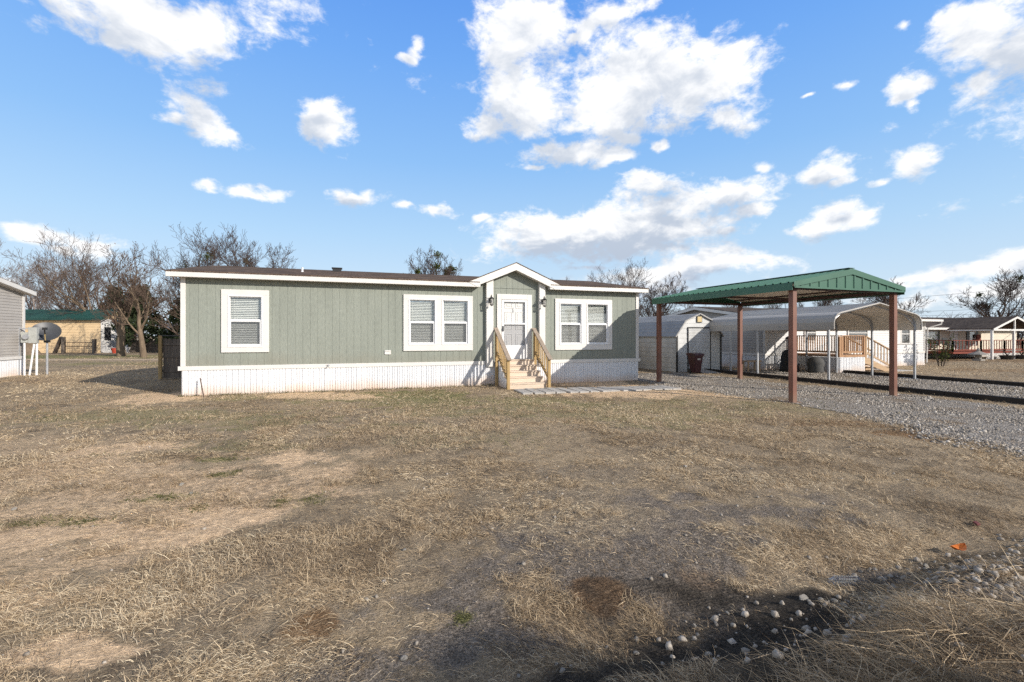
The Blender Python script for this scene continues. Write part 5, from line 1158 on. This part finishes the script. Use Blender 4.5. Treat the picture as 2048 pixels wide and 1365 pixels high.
bare_tree('tall leaning bare tree reaching left above the tan building', (-22.4,60.0), 13, 12.8, .85, .34, 'barklit', 'twigwarm', lean=-.75, nl=(8,7,6,4), up=.1)
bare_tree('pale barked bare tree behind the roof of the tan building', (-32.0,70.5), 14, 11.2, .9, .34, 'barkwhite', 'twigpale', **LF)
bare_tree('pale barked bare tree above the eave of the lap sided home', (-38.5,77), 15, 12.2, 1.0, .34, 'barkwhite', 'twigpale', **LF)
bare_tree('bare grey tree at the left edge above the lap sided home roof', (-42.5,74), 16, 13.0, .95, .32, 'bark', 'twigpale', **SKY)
bare_tree('brown bare tree rising over the middle of the green metal roof', (-27.5,66), 17, 12.2, 1.0, .3, 'bark', 'twigwarm', **LF)
bare_tree('bushy bare tree with brown leaves close to the left end of the sage home', (-13.7,48.2), 18, 7.6, 1.0, .3, 'bark', 'twigwarm', nl=(8,7,6,4), fork=.25, leaves=350)
bare_tree('wide bare tree above the left end of the sage home roof', (-15.4,56.5), 19, 12.4, 1.0, .34, mist=3, proto='sky', **SKY)
bare_tree('bare tree with dense twigs above the left window of the sage home', (-11.4,55.5), 20, 12.5, 1.0, .34, mist=5, proto='sky2', **SKY)
bare_tree('bare tree behind the sage roof, between the left window and the vent pipe', (-7.3,51.0), 21, 11.2, 1.0, .32, mist=3, proto='sky3', **SKY)
bare_tree('rounded tree full of mistletoe showing alone above the middle of the sage roof', (9.0,43.4), 22, 9.9, 1.05, .32, mist=16, proto='round', nl=(13,9,7,6), fork=.2, short=.9, up=.25)
bare_tree('small bare tree top peeping over the right slope of the door gable', (21.9,50.6), 23, 8.8, 1.0, .2, proto='sky3', **SKY)
bare_tree('bare tree behind the right end of the sage roof', (24.4,40.4), 24, 8.9, 1.1, .3, proto='sky', **SKY)
bare_tree('bushy bare tree between the sage home and the green carport', (23.6,33.6), 25, 6.6, 1.15, .26, proto='round', **SKY)
bare_tree('bare tree low behind the storage shed roof', (40.5,50.5), 26, 7.6, 1.1, .26, proto='sky2', **SKY)
bare_tree('bare tree seen under the green roof left of the front carport post', (52.6,55.3), 27, 8.0, 1.1, .26, mist=2, proto='sky3', **SKY)
bare_tree('bare tree seen under the green roof right of the front carport post', (58.2,51.0), 28, 8.0, 1.1, .26, leaves=300, proto='sky', **SKY)
bare_tree('bare tree with brown leaves under the middle of the green roof', (56.4,44.1), 29, 7.7, 1.1, .26, leaves=500, proto='round', **SKY)
bare_tree('bare tree beside the right carport post, under the green gable', (62.0,43.0), 30, 8.4, 1.1, .26, mist=3, proto='sky2', **SKY)
bare_tree('dense bare tree just right of the right brown carport post', (58.6,37.2), 31, 8.3, 1.1, .28, proto='round', **SKY)
bare_tree('wide bare tree rising behind the gabled porch of the cream home', (64.0,30.0), 32, 8.4, 1.3, .36, nl=(11,8,7,5), fork=.15, mist=5)
def evergreen(label, pos, seed, H_, w):
    t = thing('juniper_tree', label, 'tree', (*pos, 0), 0, 'dark evergreens behind the tan building'); rr = random.Random(seed)
    MB().tube([(0,0,-.1),(0,0,H_*.4),(0,0,H_*.95)], [.22,.16,.03], 7).build('trunk', M['bark'], t, local=True)
    mb = MB()
    for i in range(130):
        z = H_*(.12+.86*rr.random()); rad = w*(1-z/H_)**.7*(.6+.5*rr.random()); a = rr.uniform(0,6.28)
        k = rr.uniform(.45,1)
        clump(mb, (math.cos(a)*rad*k, math.sin(a)*rad*k, z+rr.uniform(-.2,.3)), rr.uniform(.35,.6), 34, rr, .16)
    mb.build('crown', M['juniper'], t, local=True)
evergreen('dark spreading evergreen over the right end of the green metal roof', (-25.6,66.5), 5, 7.2, 3.6)
evergreen('dark evergreen behind the large bare tree beside the tan building', (-19.6,56.5), 6, 6.4, 3.2)
evergreen('dark low evergreen behind the trunk of the pale sunlit tree', (-15.4,54.6), 7, 5.2, 3.4)
# young shrub by the grey home
q = thing('rose_bush', 'leggy green rose bush at the white right corner of the grey home', 'shrub', (30.1,16.6,0)); rr = random.Random(3); mb = MB(); lf = MB()
for i in range(11):
    a = rr.uniform(0,6.28); h_ = rr.uniform(.8,2.0); x, y = 30.1+math.cos(a)*.1, 16.6+math.sin(a)*.1
    e = (x+math.cos(a)*rr.uniform(.1,.6), y+math.sin(a)*rr.uniform(.1,.6), h_); mb.tube([(x,y,-.05),((x+e[0])/2,(y+e[1])/2,h_*.6),e], [.018,.013,.006], 4)
    for k in range(5): clump(lf, (x+(e[0]-x)*(.4+.15*k), y+(e[1]-y)*(.4+.15*k), h_*(.4+.14*k)), .18, 9, rr, .06)
mb.build('stems', M['bark'], q); lf.build('leaves', M['mistle'], q)
# far wood along the horizon, one mass
rr = random.Random(77); mb = MB(); sp = MB()
for i in range(420):
    az = R(18.9)+rr.uniform(-1.25,1.25); d_ = rr.uniform(105,170); u, v = math.sin(az)*d_, math.cos(az)*d_; hh = rr.uniform(3.5,7.5)*(1.0 if abs(az-R(18.9)) > .1 else .8)
    mb.tube([(u,v,-.2),(u,v,hh*.6)], [.18,.06], 4)
    for k in range(60):
        a = rr.uniform(0,6.28); e = Vector((math.cos(a),math.sin(a),rr.uniform(-.2,1))); b = Vector((u,v,hh*rr.uniform(.25,.65)))
        mb.tube([b, b+e*hh*rr.uniform(.15,.38)], [.05,.015], 3, cap=False)
tag(mb.build('distant_woods', M['twig']), 'hazy far line of bare woods along the horizon', 'woods', kind='stuff')
# ---------------------------------------------------------------- sky, sun, camera
SUN_EL = R(24.2); sd = Vector((-.6*math.cos(SUN_EL), .8*math.cos(SUN_EL), -math.sin(SUN_EL)))
w = bpy.data.worlds.new('World'); w.use_nodes = True; nt = w.node_tree; N, L = nt.nodes, nt.links
bg = N['Background']; sky = N.new('ShaderNodeTexSky'); sky.sky_type = 'NISHITA'; sky.sun_disc = False
sky.sun_elevation = SUN_EL; sky.sun_rotation = math.atan2(.6, -.8); sky.air_density = 1.0; sky.dust_density = .6; sky.ozone_density = 2.0; sky.altitude = 100
SKY_STR = .105
tc = N.new('ShaderNodeTexCoord'); D_ = tc.outputs['Generated']
sz = N.new('ShaderNodeSeparateXYZ'); L.new(D_, sz.inputs[0])
def wm(op, a, b=None, c=None):
    n = N.new('ShaderNodeMath'); n.operation = op
    for i, v in enumerate((a, b, c)):
        if v is None: continue
        if isinstance(v, (int, float)): n.inputs[i].default_value = v
        else: L.new(v, n.inputs[i])
    return n.outputs[0]
def wr(x, a, b, c=0., d=1., sm=True):
    n = N.new('ShaderNodeMapRange'); n.interpolation_type = 'SMOOTHSTEP' if sm else 'LINEAR'
    for i, v in zip((1,2,3,4), (a,b,c,d)): n.inputs[i].default_value = v
    L.new(x, n.inputs[0]); return n.outputs[0]
def wn(vec, s_, det, ro, dist=0):
    n = N.new('ShaderNodeTexNoise'); n.inputs['Scale'].default_value = s_; n.inputs['Detail'].default_value = det; n.inputs['Roughness'].default_value = ro; n.inputs['Distortion'].default_value = dist; L.new(vec, n.inputs['Vector']); return n
def wv(op, a, b=None, c=None):
    n = N.new('ShaderNodeVectorMath'); n.operation = op
    for i, v in enumerate((a, b, c)):
        if v is None: continue
        if isinstance(v, tuple): n.inputs[i].default_value = v
        else: L.new(v, n.inputs[i])
    return n
# clear sky: the Nishita sky lifted towards the clear winter blue by height above the horizon
def clear_sky():
    r = N.new('ShaderNodeValToRGB'); el = r.color_ramp.elements; G_ = .97
    stops = [(.0,(.68,.79,.90)),(.10,(.60,.77,.94)),(.2,(.46,.70,.965)),(.34,(.285,.555,.965)),(.5,(.175,.43,.955)),(.59,(.13,.36,.92)),(.68,(.06,.15,.38)),(1,(.04,.085,.2))]
    while len(el) < len(stops): el.new(.5)
    for e, (p_, c_) in zip(el, stops): e.position = p_; e.color = tuple(x*G_ for x in c_)+(1,)
    L.new(sz.outputs[2], r.inputs[0])
    k = N.new('ShaderNodeVectorMath'); k.operation = 'SCALE'; k.inputs['Scale'].default_value = SKY_STR; L.new(sky.outputs[0], k.inputs[0])
    x = N.new('ShaderNodeMix'); x.data_type = 'RGBA'; x.inputs[0].default_value = .86; L.new(k.outputs[0], x.inputs[6]); L.new(r.outputs[0], x.inputs[7]); return x.outputs[2]
CLEAR = clear_sky()
CL += [(az, el, .42, .15, 0, 1.0) for az, el in ((150,30),(190,22),(230,35),(110,40),(285,28),(320,40),(95,18),(262,16),(205,12),(170,48),(250,50),(130,14),(300,52))]  # unseen clouds behind the camera, added to whiten the ambient light
def sector(a0, a1, detail):
    """the clouds between two azimuths: soft ovals broken up by noise; returns a Background shader"""
    global N, L, D_, sz, CLEAR
    keep = (N, L, D_, sz, CLEAR)
    g = bpy.data.node_groups.new('clouds', 'ShaderNodeTree')
    g.interface.new_socket('Dir', in_out='INPUT', socket_type='NodeSocketVector'); g.interface.new_socket('Clear', in_out='INPUT', socket_type='NodeSocketColor'); g.interface.new_socket('Sky', in_out='OUTPUT', socket_type='NodeSocketShader')
    N, L = g.nodes, g.links; gi = N.new('NodeGroupInput'); go = N.new('NodeGroupOutput'); D_ = gi.outputs[0]; CLEAR = gi.outputs[1]
    sz = N.new('ShaderNodeSeparateXYZ'); L.new(D_, sz.inputs[0])
    o_ = _sector(a0, a1, detail); L.new(o_, go.inputs[0])
    N, L, D_, sz, CLEAR = keep
    gn = N.new('ShaderNodeGroup'); gn.node_tree = g; L.new(D_, gn.inputs[0]); L.new(CLEAR, gn.inputs[1]); return gn.outputs[0]
def _sector(a0, a1, detail):
    if detail:
        Dn = wv('MULTIPLY', D_, (1,1,1.6)).outputs[0]
        wp = wn(Dn, 6.5, 3, .55); ofs = wv('SUBTRACT', D_, (.05,.05,.036)).outputs[0]
        P = wv('MULTIPLY_ADD', wp.outputs['Color'], (.10,.10,.072), ofs).outputs[0]
        n1 = wn(Dn, 10, 9, .67, .2).outputs['Fac']
        n2 = wn(wv('ADD', Dn, (.006,-.006,.022)).outputs[0], 11, 5, .6, .25).outputs['Fac']
    else: P = D_
    prev = None; prev2 = None
    for (az, el, ra, rb, rot, wt) in CL:
        pad = math.degrees(ra)*1.5+5; m_ = (a0+a1)/2
        if abs((az-m_+180) % 360-180) > (a1-a0)/2+pad: continue
        a, e = R(az), R(el); c = Vector((math.sin(a)*math.cos(e), math.cos(a)*math.cos(e), math.sin(e)))
        t1 = Vector((math.cos(a), -math.sin(a), 0)); t2 = c.cross(t1)
        if t2.z < 0: t2 = -t2
        r_ = R(rot); x = t1*math.cos(r_)+t2*math.sin(r_); y = t2*math.cos(r_)-t1*math.sin(r_)
        eu = Matrix((x, y, x.cross(y))).transposed().to_euler('XYZ')
        mp = N.new('ShaderNodeMapping'); mp.vector_type = 'TEXTURE'; mp.inputs['Location'].default_value = c; mp.inputs['Rotation'].default_value = eu; mp.inputs['Scale'].default_value = (ra*1.3, rb*1.3, .7)
        L.new(P, mp.inputs['Vector'])
        if prev is not None: L.new(wv('MULTIPLY_ADD', prev, (0,0,0), tuple(c)).outputs[0], mp.inputs['Location'])   # chained: keeps the shader small
        f = wm('MULTIPLY_ADD', wv('LENGTH', mp.outputs[0]).outputs['Value'], -1.0, .45+.55*wt)
        if detail and rb > .02:   # the same oval a little lower on the sky, for the shaded undersides
            f2 = wm('MULTIPLY_ADD', wv('LENGTH', wv('ADD', mp.outputs[0], (.05,.75,0)).outputs[0]).outputs['Value'], -1.0, .45+.55*wt)
            prev2 = f2 if prev2 is None else wm('SMOOTH_MAX', prev2, f2, .2)
        prev = f if prev is None else wm('SMOOTH_MAX', prev, f, .2)
    bgn = N.new('ShaderNodeBackground')
    if prev is None: L.new(CLEAR, bgn.inputs[0]); return bgn.outputs[0]
    cc = N.new('ShaderNodeMix'); cc.data_type = 'RGBA'; cc.inputs[6].default_value = (1.0,1.0,1.0,1); cc.inputs[7].default_value = (.44,.515,.635,1); cc.inputs[0].default_value = .2
    if detail:
        n4 = wn(Dn, 36, 5, .6, .4).outputs['Fac']
        wob = wm('ADD', wm('SUBTRACT', n1, .5), wm('MULTIPLY', wm('SUBTRACT', n4, .5), .35))
        dens = wr(wm('ADD', prev, wm('MULTIPLY', wob, 2.3)), .05, .66)
        if prev2 is not None:
            low = wr(sz.outputs[2], .10, .50, 1.0, .62, False)
            sh = wr(wm('ADD', prev2, wm('MULTIPLY', wm('SUBTRACT', n2, .5), 3.0)), .05, 1.0)
            L.new(wm('MULTIPLY', sh, low), cc.inputs[0])
    else: dens = wr(prev, .1, .6)
    fin = N.new('ShaderNodeMix'); fin.data_type = 'RGBA'; L.new(wm('MULTIPLY', dens, .98), fin.inputs[0]); L.new(CLEAR, fin.inputs[6]); L.new(cc.outputs[2], fin.inputs[7])
    L.new(fin.outputs[2], bgn.inputs[0]); return bgn.outputs[0]
AZ = wm('MULTIPLY', wm('ARCTAN2', sz.outputs[0], sz.outputs[1]), 180/math.pi)
cuts = [-34, -18, -4, 12, 22, 30, 38, 46, 56, 74]
sh_ = None
secs = [sector(a_, b_, True) for a_, b_ in zip(cuts, cuts[1:])]
def tree_(i, j):
    if j-i == 1: return secs[i]
    k = (i+j)//2; m_ = N.new('ShaderNodeMixShader'); L.new(wm('GREATER_THAN', AZ, float(cuts[k])), m_.inputs[0]); L.new(tree_(i,k), m_.inputs[1]); L.new(tree_(k,j), m_.inputs[2]); return m_.outputs[0]
front = tree_(0, len(secs)); back = sector(74, 326, False)
infront = wm('MULTIPLY', wm('GREATER_THAN', AZ, float(cuts[0])), wm('LESS_THAN', AZ, float(cuts[-1])))
m1 = N.new('ShaderNodeMixShader'); L.new(infront, m1.inputs[0]); L.new(back, m1.inputs[1]); L.new(front, m1.inputs[2])
gb = N.new('ShaderNodeBackground'); L.new(CLEAR, gb.inputs[0])
m2 = N.new('ShaderNodeMixShader'); L.new(wm('GREATER_THAN', sz.outputs[2], -.02), m2.inputs[0]); L.new(gb.outputs[0], m2.inputs[1]); L.new(m1.outputs[0], m2.inputs[2])
N.remove(bg); L.new(m2.outputs[0], N['World Output'].inputs['Surface'])
sc.world = w
w.cycles.sampling_method = 'MANUAL'; w.cycles.sample_map_resolution = 512

sl = bpy.data.lights.new('sun', 'SUN'); sl.energy = 5.0; sl.angle = R(.5); sl.color = (1,.93,.83)
so = bpy.data.objects.new('sun', sl); COL.objects.link(so); so.rotation_euler = sd.to_track_quat('-Z','Y').to_euler(); so.location = (20,-20,30)
cd = bpy.data.cameras.new('camera'); cd.sensor_width = 36; cd.lens = 36*946/2048; cd.shift_y = -10.5/2048; cd.clip_end = 3000; cd.clip_start = .05
ca = bpy.data.objects.new('camera', cd); COL.objects.link(ca); ca.location = (0,0,1.65); ca.rotation_euler = (R(90),0,-YAW); sc.camera = ca
sc.view_settings.view_transform = 'Standard'; sc.view_settings.look = 'None'; sc.view_settings.exposure = .12; sc.view_settings.gamma = 1
sc.cycles.max_bounces = 6; sc.cycles.transparent_max_bounces = 16; sc.cycles.use_denoising = False
try: sc.cycles.use_light_tree = True
except Exception: pass
